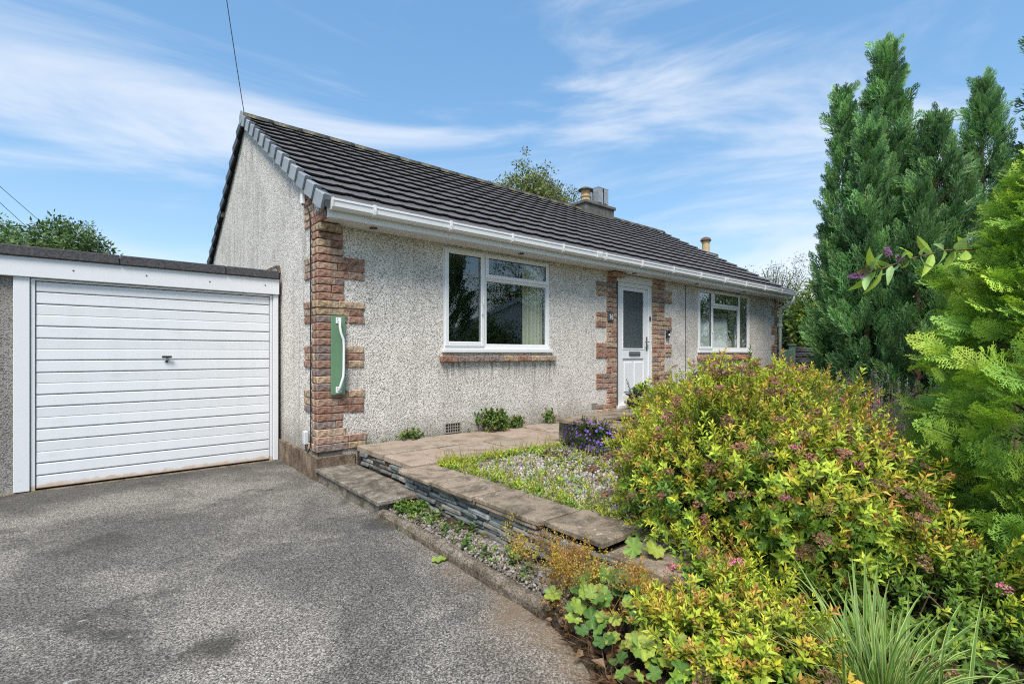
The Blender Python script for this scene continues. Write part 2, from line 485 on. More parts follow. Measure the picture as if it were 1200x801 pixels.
class MB:
    def __init__(s):
        s.v = []; s.f = []
    def add(s, vs, fs):
        k = len(s.v)
        s.v += [tuple(p) for p in vs]
        s.f += [tuple(i + k for i in q) for q in fs]
        return s
    def box(s, x0, x1, y0, y1, z0, z1):
        return s.add([(x0, y0, z0), (x1, y0, z0), (x1, y1, z0), (x0, y1, z0), (x0, y0, z1), (x1, y0, z1), (x1, y1, z1), (x0, y1, z1)],
                     [(0, 3, 2, 1), (4, 5, 6, 7), (0, 1, 5, 4), (1, 2, 6, 5), (2, 3, 7, 6), (3, 0, 4, 7)])
    def cbox(s, x0, x1, y0, y1, z0, z1, c=0.005, jit=0.0, mx=None):
        """box with chamfered edges, optionally uneven"""
        lo = (x0, y0, z0); hi = (x1, y1, z1)
        c = min(c, 0.45 * min(x1 - x0, y1 - y0, z1 - z0))
        P = {}; vs = []
        for cx in (0, 1):
            for cy in (0, 1):
                for cz in (0, 1):
                    k = (cx, cy, cz)
                    j = [random.uniform(-jit, jit) for _ in range(3)]
                    base = [lo[a] if k[a] == 0 else hi[a] for a in range(3)]
                    for ax in range(3):
                        p = [base[a] + j[a] + (0 if a == ax else (c if k[a] == 0 else -c)) for a in range(3)]
                        P[k, ax] = len(vs); vs.append(p)
        fs = []
        for ax in range(3):
            b, d = (ax + 1) % 3, (ax + 2) % 3
            for sd_ in (0, 1):
                q = []
                for ub, ud in ((0, 0), (1, 0), (1, 1), (0, 1)):
                    k = [0, 0, 0]; k[ax] = sd_; k[b] = ub; k[d] = ud
                    q.append(P[tuple(k), ax])
                fs.append(tuple(q) if sd_ else tuple(q[::-1]))
            for ub in (0, 1):
                for ud in (0, 1):
                    k0 = [0, 0, 0]; k0[b] = ub; k0[d] = ud
                    k1 = list(k0); k1[ax] = 1
                    q = (P[tuple(k0), b], P[tuple(k1), b], P[tuple(k1), d], P[tuple(k0), d])
                    fs.append(q if ub == ud else q[::-1])
        for k in [(a, b, d) for a in (0, 1) for b in (0, 1) for d in (0, 1)]:
            q = (P[k, 0], P[k, 1], P[k, 2])
            fs.append(q if (sum(k) % 2) else q[::-1])
        if mx is not None:
            vs = [mx @ Vector(p) for p in vs]
        return s.add(vs, fs)
    def tube(s, pts, rad, seg=8, cap=True):
        pts = [Vector(p) for p in pts]
        n = len(pts)
        rad = [rad] * n if not hasattr(rad, '__len__') else rad
        rings = []
        up = Vector((0, 0, 1))
        prev = None
        for i, p in enumerate(pts):
            d = (pts[min(i + 1, n - 1)] - pts[max(i - 1, 0)]).normalized()
            a = prev - d * prev.dot(d) if prev is not None else d.cross(up if abs(d.z) < .9 else Vector((1, 0, 0)))
            a.normalize(); prev = a
            b = d.cross(a)
            rings.append([p + (a * math.cos(t) + b * math.sin(t)) * rad[i] for t in (2 * math.pi * k / seg for k in range(seg))])
        k0 = len(s.v)
        vs = [q for r in rings for q in r]
        fs = []
        for i in range(n - 1):
            for k in range(seg):
                a, b = i * seg + k, i * seg + (k + 1) % seg
                fs.append((a, b, b + seg, a + seg))
        if cap:
            fs.append(tuple(range(seg))[::-1]); fs.append(tuple((n - 1) * seg + k for k in range(seg)))
        return s.add(vs, fs)
    def lathe(s, prof, centre, seg=20):
        cx, cy, cz = centre
        vs = []; fs = []
        for r, z in prof:
            vs += [(cx + r * math.cos(2 * math.pi * k / seg), cy + r * math.sin(2 * math.pi * k / seg), cz + z) for k in range(seg)]
        for i in range(len(prof) - 1):
            for k in range(seg):
                a, b = i * seg + k, i * seg + (k + 1) % seg
                fs.append((a, b, b + seg, a + seg))
        fs.append(tuple(range(seg))[::-1]); fs.append(tuple((len(prof) - 1) * seg + k for k in range(seg)))
        return s.add(vs, fs)
    def extrude(s, poly, axis, a, b):
        """polygon of 2D points extruded along an axis (0: x -> (y,z); 1: y -> (x,z); 2: z -> (x,y))"""
        n = len(poly)
        def P(p, w):
            return (w, p[0], p[1]) if axis == 0 else (p[0], w, p[1]) if axis == 1 else (p[0], p[1], w)
        vs = [P(p, a) for p in poly] + [P(p, b) for p in poly]
        fs = [tuple(range(n))[::-1], tuple(range(n, 2 * n))] + [(i, (i + 1) % n, n + (i + 1) % n, n + i) for i in range(n)]
        return s.add(vs, fs)
    def mesh(s, name, mat, smooth=False):
        me = bpy.data.meshes.new(name)
        me.from_pydata(s.v, [], s.f)
        me.materials.append(M[mat])
        if smooth:
            me.polygons.foreach_set('use_smooth', [True] * len(me.polygons))
        me.validate(); me.update()
        return me
    def build(s, name, mat, parent=None, smooth=False, fix=True):
        me = s.mesh(name, mat, smooth)
        if fix:
            import bmesh
            bm = bmesh.new(); bm.from_mesh(me)
            bmesh.ops.recalc_face_normals(bm, faces=bm.faces)
            bm.to_mesh(me); bm.free()
        return link(name, me, parent)

def box(name, mat, parent, x0, x1, y0, y1, z0, z1, c=0.004, jit=0.0):
    return MB().cbox(min(x0, x1), max(x0, x1), min(y0, y1), max(y0, y1), min(z0, z1), max(z0, z1), c, jit).build(name, mat, parent)

# ------------------------------------------------------------------ scatter kit
F_PX, Y0_PX = 573.477, 413.675
def at(px, py, depth):
    """point seen at photo pixel (px, py) standing DEPTH metres along the view direction"""
    return CAM + FWD * depth + RGT * ((px - 600) / F_PX * depth) + Vector((0, 0, (Y0_PX - py) / F_PX * depth))
def onz(px, py, z):
    d = FWD + RGT * ((px - 600) / F_PX) + Vector((0, 0, (Y0_PX - py) / F_PX))
    return CAM + d * ((z - CAM.z) / d.z)
def gaz(px, depth):
    p = at(px, Y0_PX, depth)
    return Vector((p.x, p.y, 0))

class T:
    """leaf template: vertices, quads and colours as arrays"""
    def __init__(s):
        s.v = []; s.f = []; s.c = []
    def quad(s, pts, cols):
        k = len(s.v)
        s.v += [tuple(p) for p in pts]
        s.c += [tuple(c) for c in (cols if hasattr(cols[0], '__len__') else [cols] * 4)]
        s.f.append((k, k + 1, k + 2, k + 3))
    def leaf(s, base, d, n, L, w, fold, curl, cb, ct):
        """folded leaf: base point, direction d, face normal n"""
        d = Vector(d).normalized(); n = Vector(n); n = (n - d * n.dot(d)).normalized()
        b = d.cross(n)
        P0 = Vector(base); tip = P0 + d * L - n * curl * L
        mid = P0 + d * L * .5
        Lf = P0 + d * L * .42 + b * w / 2 + n * fold * w; Rt = P0 + d * L * .42 - b * w / 2 + n * fold * w
        cm = tuple((a + e) / 2 for a, e in zip(cb, ct))
        s.quad([P0, mid, tip, Lf], [cb, cm, ct, cm]); s.quad([P0, Rt, tip, mid], [cb, cm, ct, cm])
    def broad(s, base, d, n, L, w, fold, curl, cb, ct):
        d = Vector(d).normalized(); n = Vector(n); n = (n - d * n.dot(d)).normalized(); b = d.cross(n); P0 = Vector(base)
        rows = []
        for u, ww in ((0, .06), (.14, .55), (.36, 1.0), (.6, .88), (.82, .5), (1.0, .03)):
            m_ = P0 + d * L * u - n * curl * L * u * u; q = n * fold * w * ww
            c = tuple(x + (y - x) * u for x, y in zip(cb, ct))
            rows.append((m_ + b * w * ww / 2 + q, m_, m_ - b * w * ww / 2 + q, c))
        for r0, r1 in zip(rows, rows[1:]):
            s.quad([r0[0], r0[1], r1[1], r1[0]], [r0[3], r0[3], r1[3], r1[3]])
            s.quad([r0[1], r0[2], r1[2], r1[1]], [r0[3], r0[3], r1[3], r1[3]])
    def diamond(s, base, d, n, L, w, cb, ct):
        d = Vector(d).normalized(); n = Vector(n); n = (n - d * n.dot(d)).normalized(); b = d.cross(n)
        P0 = Vector(base)
        cm = tuple((a + e) / 2 for a, e in zip(cb, ct))
        s.quad([P0, P0 + d * L * .4 + b * w / 2, P0 + d * L, P0 + d * L * .4 - b * w / 2], [cb, cm, ct, cm])
    def stick(s, a, b, r, c):
        a, b = Vector(a), Vector(b); d = (b - a).normalized()
        u = d.cross(Vector((.3, .5, .8))).normalized(); w = d.cross(u)
        R_ = [u, -u * .5 + w * .87, -u * .5 - w * .87]
        for i in range(3):
            j = (i + 1) % 3
            s.quad([a + R_[i] * r, a + R_[j] * r, b + R_[j] * r * .5, b + R_[i] * r * .5], c)
    def arr(s):
        return (np.array(s.v, np.float32), np.array(s.f, np.int32), np.array(s.c, np.float32))

def quad_mesh(name, V, F, C, mat):
    me = bpy.data.meshes.new(name)
    nv, nf = len(V), len(F)
    me.vertices.add(nv); me.vertices.foreach_set('co', np.ascontiguousarray(V, np.float32).ravel())
    me.loops.add(nf * 4); me.loops.foreach_set('vertex_index', np.ascontiguousarray(F, np.int32).ravel())
    me.polygons.add(nf)
    me.polygons.foreach_set('loop_start', np.arange(0, nf * 4, 4, dtype=np.int32))
    at_ = me.color_attributes.new('col', 'FLOAT_COLOR', 'POINT')
    cc = np.ones((nv, 4), np.float32); cc[:, :3] = C
    at_.data.foreach_set('color', cc.ravel())
    me.materials.append(M[mat])
    me.update(calc_edges=True)
    return me

def frames(D, roll, S):
    """rotation*scale matrices taking +Z to directions D"""
    D = D / np.linalg.norm(D, axis=1, keepdims=True)
    up = np.where(np.abs(D[:, 2:3]) < .93, np.array([[0, 0, 1.]]), np.array([[1., 0, 0]]))
    X = np.cross(up, D); X /= np.linalg.norm(X, axis=1, keepdims=True)
    Y = np.cross(D, X)
    c, s = np.cos(roll)[:, None], np.sin(roll)[:, None]
    X2, Y2 = X * c + Y * s, -X * s + Y * c
    return np.stack([X2, Y2, D], axis=2) * S[:, None, None]

def scatter(name, parent, tmpls, P, D, S, mat, tint=None, idx=None, n_parts=0, part_name='leafy_shoot', roll=None, Rm=None):
    n = len(P)
    idx = rng.integers(0, len(tmpls), n) if idx is None else idx
    roll = rng.uniform(0, 2 * np.pi, n) if roll is None else roll
    tint = rng.uniform(.82, 1.18, n) if tint is None else tint
    Rm = frames(np.asarray(D, float), roll, S) if Rm is None else Rm
    P = np.asarray(P, float)
    order = np.argsort(np.linalg.norm(P - np.array(CAM), axis=1))
    part = np.zeros(n, bool)
    if n_parts:
        part[order[:n_parts]] = True
        cache = {}
        for i in np.nonzero(part)[0]:
            t = int(idx[i])
            if t not in cache:
                cache[t] = quad_mesh(part_name, *tmpls[t], mat)
            mw = Matrix.Identity(4)
            for r_ in range(3):
                for c_ in range(3):
                    mw[r_][c_] = Rm[i, r_, c_]
                mw[r_][3] = P[i, r_]
            link(part_name, cache[t], parent, mw)
    Vs, Fs, Cs = [], [], []; k = 0
    for t in range(len(tmpls)):
        sel = np.nonzero((idx == t) & ~part)[0]
        if not len(sel):
            continue
        V, F, C = tmpls[t]
        W_ = np.einsum('nij,vj->nvi', Rm[sel], V) + P[sel][:, None, :]
        m_ = len(V)
        Vs.append(W_.reshape(-1, 3))
        Fs.append((F[None] + (np.arange(len(sel)) * m_)[:, None, None] + k).reshape(-1, 4))
        Cs.append((C[None] * tint[sel][:, None, None]).reshape(-1, 3))
        k += m_ * len(sel)
    if not Vs:
        return None
    o = link(name, quad_mesh(name, np.concatenate(Vs), np.concatenate(Fs), np.clip(np.concatenate(Cs), 0, .9), mat), parent)
    o['kind'] = 'stuff'
    return o

def rdir(n, zmin=-1, zmax=1):
    z = rng.uniform(zmin, zmax, n); a = rng.uniform(0, 2 * np.pi, n); r = np.sqrt(1 - z * z)
    return np.stack([r * np.cos(a), r * np.sin(a), z], 1)

def lumps(D, seed, amp):
    g = np.random.default_rng(seed)
    f = np.zeros(len(D))
    for k in range(9):
        ax = g.normal(size=3); ax /= np.linalg.norm(ax)
        f += np.cos(D @ ax * g.uniform(2.5, 7) + g.uniform(0, 6.3)) / 3
    return 1 + amp * f

# ------------------------------------------------------------------ setting
DRIVE_EDGE = [(0.0, 1.3), (0.0, -1.5), (-0.02, -3.40), (-0.06, -3.60), (-0.20, -3.92), (-0.42, -4.5), (-0.75, -5.4), (-1.4, -7.4), (-2.2, -10)]
def drive_x(y):
    e = DRIVE_EDGE
    for (x0, y0), (x1, y1) in zip(e, e[1:]):
        if y1 <= y <= y0:
            return x0 + (x1 - x0) * (y - y0) / (y1 - y0)
    return e[0][0] if y > e[0][1] else e[-1][0]

def sstep(a, b, x):
    t = max(0.0, min(1.0, (x - a) / (b - a)))
    return t * t * (3 - 2 * t)

def garden_z(x, y):
    """height of the planted ground right of the drive"""
    up = sstep(0.0, 0.55, x - drive_x(y)) * 0.09
    back = sstep(-4.25, -3.55, y) * sstep(0.45, 0.75, x) * 0.16
    far = sstep(1.2, 2.6, x) * 0.10
    z = 0.012 + up + back + far * (1 - 0.5 * sstep(-4.25, -3.55, y))
    return min(z, 0.285) + 0.012 * math.sin(7 * x + 3 * y) * math.sin(5 * y - 2 * x)

def build_setting():
    g = MB()
    s = 900
    g.add([(-s, -s, -0.03), (s, -s, -0.03), (s, s, -0.03), (-s, s, -0.03)], [(0, 1, 2, 3)])
    tag(g.build('ground', 'grassland'), kind='structure')
    d = MB()
    pts = [(x, y, 0.0) for x, y in DRIVE_EDGE[1:]]
    pts = [(-0.02, 1.36, 0), (-0.02, 0.0, 0)] + pts
    left = [(-9.0, p[1], 0) for p in pts]
    n = len(pts)
    d.add(pts + left, [(i, n + i, n + i + 1, i + 1) for i in range(n - 1)])
    tag(d.build('driveway', 'asphalt'), kind='structure')
    # garden soil sheet right of the drive
    gm = MB()
    nx, ny = 70, 70
    vs = []; fs = []
    for j in range(ny + 1):
        y = -10 + 8.6 * j / ny
        for i in range(nx + 1):
            t = (i / nx) ** 1.8
            x0 = drive_x(y) - 0.015 if y < -3.4 else 0.05
            x = x0 + (16 - x0) * t
            vs.append((x, y, garden_z(x, y) - (0.02 if i == 0 else 0)))
    for j in range(ny):
        for i in range(nx):
            a = j * (nx + 1) + i
            fs.append((a, a + 1, a + nx + 2, a + nx + 1))
    gm.add(vs, fs)
    tag(gm.build('garden_soil', 'soil', smooth=True), kind='structure')
    # strip bed between kerb and slate wall, and gravel garden surface
    b = MB(); b.add([(0.05, -1.5, .045), (0.36, -1.5, .055), (0.40, -3.5, .07), (0.04, -3.5, .035)], [(0, 3, 2, 1)])
    tag(b.build('border_bed', 'gravel_base'), kind='structure')
    b = MB(); b.box(0.60, 2.30, -3.95, -1.26, 0.0, 0.272)
    tag(b.build('gravel_bed', 'gravel_base'), kind='structure')
    # ground at the house's far end
    b = MB(); b.box(11.46, 15, -1.6, 8, 0.0, 0.30)
    tag(b.build('side_yard', 'concrete'), kind='structure')
    b = MB(); b.box(2.2, 15, -1.28, -0.0, 0.0, 0.285)
    tag(b.build('terrace_base', 'gravel_base'), kind='structure')
build_setting()

# ------------------------------------------------------------------ bungalow
HL = 11.36           # length
EAVE_Y, EAVE_Z = -0.345, 2.845
RIDGE_Y, RIDGE_Z = 3.347, 5.02
SL = math.atan2(RIDGE_Z - EAVE_Z, RIDGE_Y - EAVE_Y)
HD = 2 * RIDGE_Y     # depth
WT = 0.25
WIN1 = (1.508, 3.358, 1.338, 2.672)
DOOR = (4.915, 5.945, 0.40, 2.66)
WIN2 = (7.55, 9.866, 1.336, 2.668)
WTOP = 2.70

house = thing('bungalow', (HL / 2, 0, 0), 'pebbledashed bungalow with dark tiled gable roof and stone quoins', 'house')

def wall_grid(mb, xs, zs, holes, y0, y1, swap=False):
    """wall with rectangular openings; swap: wall lies in the y-z plane at x0..x1"""
    def solid(i, k):
        if not (0 <= i < len(xs) - 1 and 0 <= k < len(zs) - 1):
            return False
        xm, zm = (xs[i] + xs[i + 1]) / 2, (zs[k] + zs[k + 1]) / 2
        return not any(a < xm < b and c < zm < d for a, b, c, d in holes)
    def P(x, y, z):
        return (y, x, z) if swap else (x, y, z)
    for i in range(len(xs) - 1):
        for k in range(len(zs) - 1):
            if not solid(i, k):
                continue
            a, b, c, d = xs[i], xs[i + 1], zs[k], zs[k + 1]
            for y in (y0, y1):
                mb.add([P(a, y, c), P(b, y, c), P(b, y, d), P(a, y, d)], [(0, 1, 2, 3) if (y == y0) != swap else (0, 3, 2, 1)])
            for (ii, kk, q) in ((i - 1, k, [(a, c), (a, d)]), (i + 1, k, [(b, c), (b, d)]), (i, k - 1, [(a, c), (b, c)]), (i, k + 1, [(a, d), (b, d)])):
                if not solid(ii, kk):
                    (p0, q0), (p1, q1) = q
                    mb.add([P(p0, y0, q0), P(p1, y0, q1), P(p1, y1, q1), P(p0, y1, q0)], [(0, 1, 2, 3)])

def build_walls():
    xs = sorted({0.0, HL, WIN1[0], WIN1[1], DOOR[0], DOOR[1], WIN2[0], WIN2[1]})
    zs = sorted({0.02, DOOR[2], WIN1[2], 2.664, WTOP})
    holes = [(WIN1[0], WIN1[1], WIN1[2], 2.664), (DOOR[0], DOOR[1], DOOR[2], 2.664), (WIN2[0], WIN2[1], WIN1[2], 2.664)]
    m = MB(); wall_grid(m, xs, zs, holes, 0.0, WT)
    m.build('front_wall', 'pebbledash', house, fix=False)
    m = MB(); wall_grid(m, [0.0, HL], [0.02, WTOP], [], HD - WT, HD)
    m.build('rear_wall', 'pebbledash', house, fix=False)
    # gable ends
    def gable_poly(y0, y1):
        zt = lambda y: EAVE_Z - 0.10 + (min(y, HD - y) - EAVE_Y) * math.tan(SL)
        return [(y0, WTOP), (y1, WTOP), (y1, zt(y1)), (RIDGE_Y, zt(RIDGE_Y)), (y0, zt(y0))]
    for nm, x0, x1, hole in (('gable_wall', 0.0, WT, []), ('far_gable_wall', HL - WT, HL, [(0.75, 2.15, 1.30, 2.45)])):
        m = MB()
        ys = sorted({WT + .001, HD - WT - .001} | {v for h in hole for v in h[:2]})
        zz = sorted({0.02, WTOP} | {v for h in hole for v in h[2:]})
        wall_grid(m, ys, zz, hole, x0, x1, swap=True)
        # wall ends flush with the front corner
        m.extrude(gable_poly(0.0, HD), 0, x0, x1)
        m.build(nm, 'pebbledash_gable', house)
    # interior: floor, ceiling, partitions
    m = MB(); m.box(WT, HL - WT, WT, HD - WT, 0.30, 0.44); m.build('inside_floor', 'inside_floor', house)
    m = MB(); m.box(WT, HL - WT, WT, HD - WT, 2.68, 2.72); m.build('inside_ceiling', 'inside_wall', house)
    for x in (4.4, 6.7):
        m = MB(); m.box(x, x + .1, WT, HD - WT, .44, 2.68); m.build('inside_partition', 'inside_wall', house)
    m = MB(); m.box(WT, HL - WT, 3.9, 4.0, .44, 2.68); m.build('inside_partition', 'inside_wall', house)
    # plinth
    m = MB(); m.cbox(-0.035, -0.001, -0.02, 1.5, -0.02, 0.255, .006); m.build('plinth', 'plinth', house)
    m = MB(); m.cbox(-0.0345, 0.385, -0.028, -0.001, 0.10, 0.245, .006); m.build('plinth', 'plinth', house)
build_walls()

BRICKS = {}
def brick(parent, x0, x1, y0, y1, z0, z1):
    """one walling stone; alike sizes share mesh data"""
    dx, dy, dz = round(x1 - x0, 2), round(y1 - y0, 2), round(z1 - z0, 3)
    v = random.randrange(3)
    k = (dx, dy, dz, v)
    if k not in BRICKS:
        m = MB(); m.cbox(0, dx, 0, dy, 0, dz, .007, .0035)
        BRICKS[k] = m.mesh('brick', 'stone_brick')
    o = link('brick', BRICKS[k], parent, Matrix.Translation((x0, y0, z0)))
    return o

CH = 0.0795
def corner_quoin():
    z = 2.672
    q = MB(); zlo = 0.247
    # mortar backing
    q.box(-0.004, 0.25, -0.004, 0.0, zlo, z - .004); q.box(-0.004, 0.0, -0.004, 0.165, zlo, z - .004)
    root = q.build('corner_quoin', 'mortar', house)
    pat = [0] * 4
    while len(pat) < 31:
        pat += [1] * 3 + [0] * 3
    i = 0
    while z - CH > 0.23:
        L = pat[i]
        z0, z1 = z - CH + .007, z
        pr = 0.016 + random.uniform(-.004, .006)
        xe = (0.492 if L else 0.256) + random.uniform(-.006, .006)
        ye = (0.426 if L else 0.172) + random.uniform(-.006, .006)
        if i >= 27:
            xe += 0.02
        xs = random.choice((0.20, 0.27, 0.31)) if L else (xe if random.random() < .6 else random.choice((.13, .17)))
        brick(root, -pr, xs, -pr, 0.10, z0, z1)
        if xe - xs > .04:
            brick(root, xs + .006, xe, -pr + random.uniform(-.003, .003), 0.05, z0, z1)
        ys = 0.106
        if L and random.random() < .55:
            ym = random.uniform(.2, .3)
            brick(root, -pr + .002, .05, ys, ym, z0, z1); ys = ym + .006
        brick(root, -pr, .05, ys, ye, z0, z1)
        z -= CH; i += 1
    # corbelled stones carrying the eaves at the corner
    brick(root, -.018, .20, -.10, -.018, 2.596, 2.668)
    brick(root, -.018, .02, -.255, .13, 2.680, 2.752)
    brick(root, -.014, .02, -.20, .13, 2.757, 2.80)
    # bricks stepping up the gable above the eaves
    for k in range(5):
        zz = 2.682 + k * CH
        y1 = 0.42
        y0 = max(0.14, (zz + CH - (EAVE_Z - .16)) / math.tan(SL) + EAVE_Y)
        if y1 - y0 > .08:
            brick(root, -.016, .04, y0, y1, zz, zz + CH - .007)

def door_quoin(side):
    x_in = DOOR[0] if side < 0 else DOOR[1]
    sh, lg = (0.265, 0.525) if side < 0 else (0.39, 0.63)
    z = 2.664
    q = MB(); a, b = sorted((x_in, x_in + side * (sh - .01)))
    q.box(a, b, -.004, 0.0, .30, z - .004)
    root = q.build('door_quoin', 'mortar', house)
    ch = .0835
    pat = [0, 0] + [1, 1, 1, 0, 0, 0] * 6
    i = 0
    while z - ch > .28:
        xe = lg if pat[i] else sh
        xe += random.uniform(-.008, .008)
        cuts = [0.0]
        while xe - cuts[-1] > .33:
            cuts.append(cuts[-1] + random.choice((.14, .2, .27)))
        if len(cuts) == 1 and random.random() < .5:
            cuts.append(random.choice((.1, .15, .19)))
        cuts.append(xe)
        for c0, c1 in zip(cuts, cuts[1:]):
            a, b = sorted((x_in + side * (c0 + .004), x_in + side * (c1 - .002)))
            pr = .016 + random.uniform(-.004, .006)
            brick(root, a, b, -pr, .06, z - ch + .007, z)
        z -= ch; i += 1
    if side < 0:
        brick(root, x_in - .22, x_in + .12, -.13, -.012, 2.60, 2.664)

def far_quoin():
    q = MB(); q.box(HL - .13, HL + .003, -.004, 0.0, .3, 2.66)
    root = q.build('corner_quoin', 'mortar', house)
    z = 2.664; i = 0
    pat = [0, 0] + [1, 1, 1, 0, 0, 0] * 6
    while z - CH > .3:
        xe = .32 if pat[i] else .14
        brick(root, HL - xe, HL + .014, -.016, .06, z - CH + .007, z)
        z -= CH; i += 1
corner_quoin(); door_quoin(-1); door_quoin(1); far_quoin()

# ---- windows
def frame_rect(mb, x0, x1, z0, z1, w, y0, y1, c=.004):
    mb.cbox(x0, x0 + w, y0, y1, z0, z1, c); mb.cbox(x1 - w, x1, y0, y1, z0, z1, c)
    mb.cbox(x0 + w, x1 - w, y0, y1, z0, z0 + w, c); mb.cbox(x0 + w, x1 - w, y0, y1, z1 - w, z1, c)

def pane(parent, x0, x1, z0, z1, y):
    m = MB(); m.box(x0, x1, y, y + .006, z0, z1)
    return m.build('pane', 'glass', parent)

def sash(parent, x0, x1, z0, z1, y, w=.052):
    m = MB(); frame_rect(m, x0, x1, z0, z1, w, y - .012, y + .045, .008)
    s = m.build('sash', 'upvc', parent)
    pane(parent, x0 + w - .004, x1 - w + .004, z0 + w - .004, z1 - w + .004, y + .02)
    gk = MB(); frame_rect(gk, x0 + w - .005, x1 - w + .005, z0 + w - .005, z1 - w + .005, .009, y + .004, y + .019, .002)
    gk.build('gasket', 'dark_grey', parent)
    return s

def brick_sill(parent, x0, x1, z0, z1, n):
    w = (x1 - x0) / n
    for i in range(n):
        brick(parent, x0 + i * w + .003, x0 + (i + 1) * w - .003, -.055 + random.uniform(-.004, .004), .03, z0, z1)

def window_one():
    x0, x1, z0, z1 = WIN1
    zf = z0 + .045
    m = MB(); w = .05; y0, y1 = .012, .075
    frame_rect(m, x0, x1, zf, z1 - .01, w, y0, y1)
    xm, zt = 2.16, 2.318
    m.cbox(xm - .028, xm + .028, y0 + .001, y1, zf + w, z1 - .01 - w, .004)
    m.cbox(xm + .028, x1 - w, y0 + .001, y1, zt - .022, zt + .022, .004)
    win = m.build('window', 'upvc', house)
    m = MB(); m.cbox(x0 - .02, x1 + .02, -.045, .09, z0 - .005, zf, .006); m.build('window_sill', 'upvc', win)
    sash(win, x0 + .030, xm - .012, zf + .030, z1 - .036, .004, .058)
    sash(win, xm + .012, x1 - .030, zt + .004, z1 - .036, .004, .050)
    # fixed light: bead only
    gx0, gx1, gz0, gz1 = xm + .026, x1 - w + .002, zf + w - .002, zt - .020
    m = MB(); frame_rect(m, gx0, gx1, gz0, gz1, .016, .020, .05, .004); m.build('glazing_bead', 'upvc', win)
    pane(win, gx0 + .012, gx1 - .012, gz0 + .012, gz1 - .012, .036)
    m = MB(); m.cbox(xm - .062, xm - .05, -.035, .002, 1.83, 1.93, .004); m.tube([(xm - .056, -.03, 1.93), (xm - .058, -.045, 1.97), (xm - .058, -.045, 2.08)], .007)
    m.build('handle', 'upvc', win)
    brick_sill(win, 1.455, 3.452, 1.215, 1.288, 8)
    # cream curtain gathered at the right of the room side, and a nearer edge at the left
    def curtain(xa, xb, y, name='curtain', mat='curtain'):
        n = 60; vs = []; fs = []
        for i in range(n + 1):
            t = i / n
            x = xa + (xb - xa) * t
            yy = y + .035 * math.sin(t * 9 * math.pi) + .015 * math.sin(t * 23 + 1)
            vs += [(x, yy, .55), (x + .01 * math.sin(t * 30), yy * 1.0 + .005, 2.6)]
        for i in range(n):
            fs.append((2 * i, 2 * i + 2, 2 * i + 3, 2 * i + 1))
        MB().add(vs, fs).build(name, mat, win, smooth=True, fix=False)
    curtain(2.96, 3.33, .15); curtain(1.52, 1.60, .32)
    return win
window_one()

def window_two():
    x0, x1, z0, z1 = WIN2
    zf = z0 + .045; y0, y1 = .012, .075; w = .05
    m = MB(); frame_rect(m, x0, x1, zf, z1 - .01, w, y0, y1)
    xa, xb, zt = 8.16, 9.37, 2.325
    for x in (xa, xb):
        m.cbox(x - .035, x + .035, y0 + .001, y1, zf + w, z1 - .01 - w, .004)
    m.cbox(xa + .035, xb - .035, y0 + .001, y1, zt - .025, zt + .025, .004)
    win = m.build('window', 'upvc', house)
    m = MB(); m.cbox(x0 - .02, x1 + .02, -.045, .09, z0 - .005, zf, .006); m.build('window_sill', 'upvc', win)
    sash(win, x0 + .03, xa - .015, zf + .03, z1 - .036, .004, .055)
    sash(win, xa + .015, xb - .015, zt + .006, z1 - .036, .004, .05)
    for a, b, c, d in ((xa + .033, xb - .033, zf + w - .002, zt - .023), (xb + .033, x1 - w + .002, zf + w - .002, z1 - .01 - w + .002)):
        m = MB(); frame_rect(m, a, b, c, d, .018, .020, .05, .004); m.build('glazing_bead', 'upvc', win)
        pane(win, a + .014, b - .014, c + .014, d - .014, .036)
    m = MB(); m.cbox(xa - .07, xa - .05, -.03, .002, 1.75, 1.98, .005); m.build('handle', 'upvc', win)
    brick_sill(win, 7.50, 9.90, 1.205, 1.288, 10)
    n = 40
    for xs, ys, xe, ye, mat in ((10.98, .62, 10.98, .78, 'curtain_brown'), (10.98, 2.05, 10.98, 2.45, 'curtain'), (7.66, .34, 7.82, .34, 'curtain'), (9.52, .34, 9.82, .34, 'curtain')):
        vs = []; fs = []
        for i in range(n + 1):
            t = i / n
            wv = .03 * math.sin(t * 7 * math.pi)
            px, py = xs + (xe - xs) * t, ys + (ye - ys) * t
            if xs == xe: px += wv
            else: py += wv
            vs += [(px, py, .6), (px, py, 2.6)]
        for i in range(n):
            fs.append((2 * i, 2 * i + 2, 2 * i + 3, 2 * i + 1))
        MB().add(vs, fs).build('curtain', mat, win, smooth=True, fix=False)
    # window in the far gable, seen through the room
    m = MB()
    for (a, b, c, d) in ((.75, .81, 1.30, 2.45), (2.09, 2.15, 1.30, 2.45), (.81, 2.09, 1.30, 1.36), (.81, 2.09, 2.39, 2.45)):
        m.cbox(HL - .16, HL - .10, a, b, c, d, .004)
    sw = m.build('window', 'upvc', house)
    m = MB(); m.box(HL - .132, HL - .126, .80, 2.10, 1.35, 2.40); m.build('pane', 'glass', sw)
window_two()
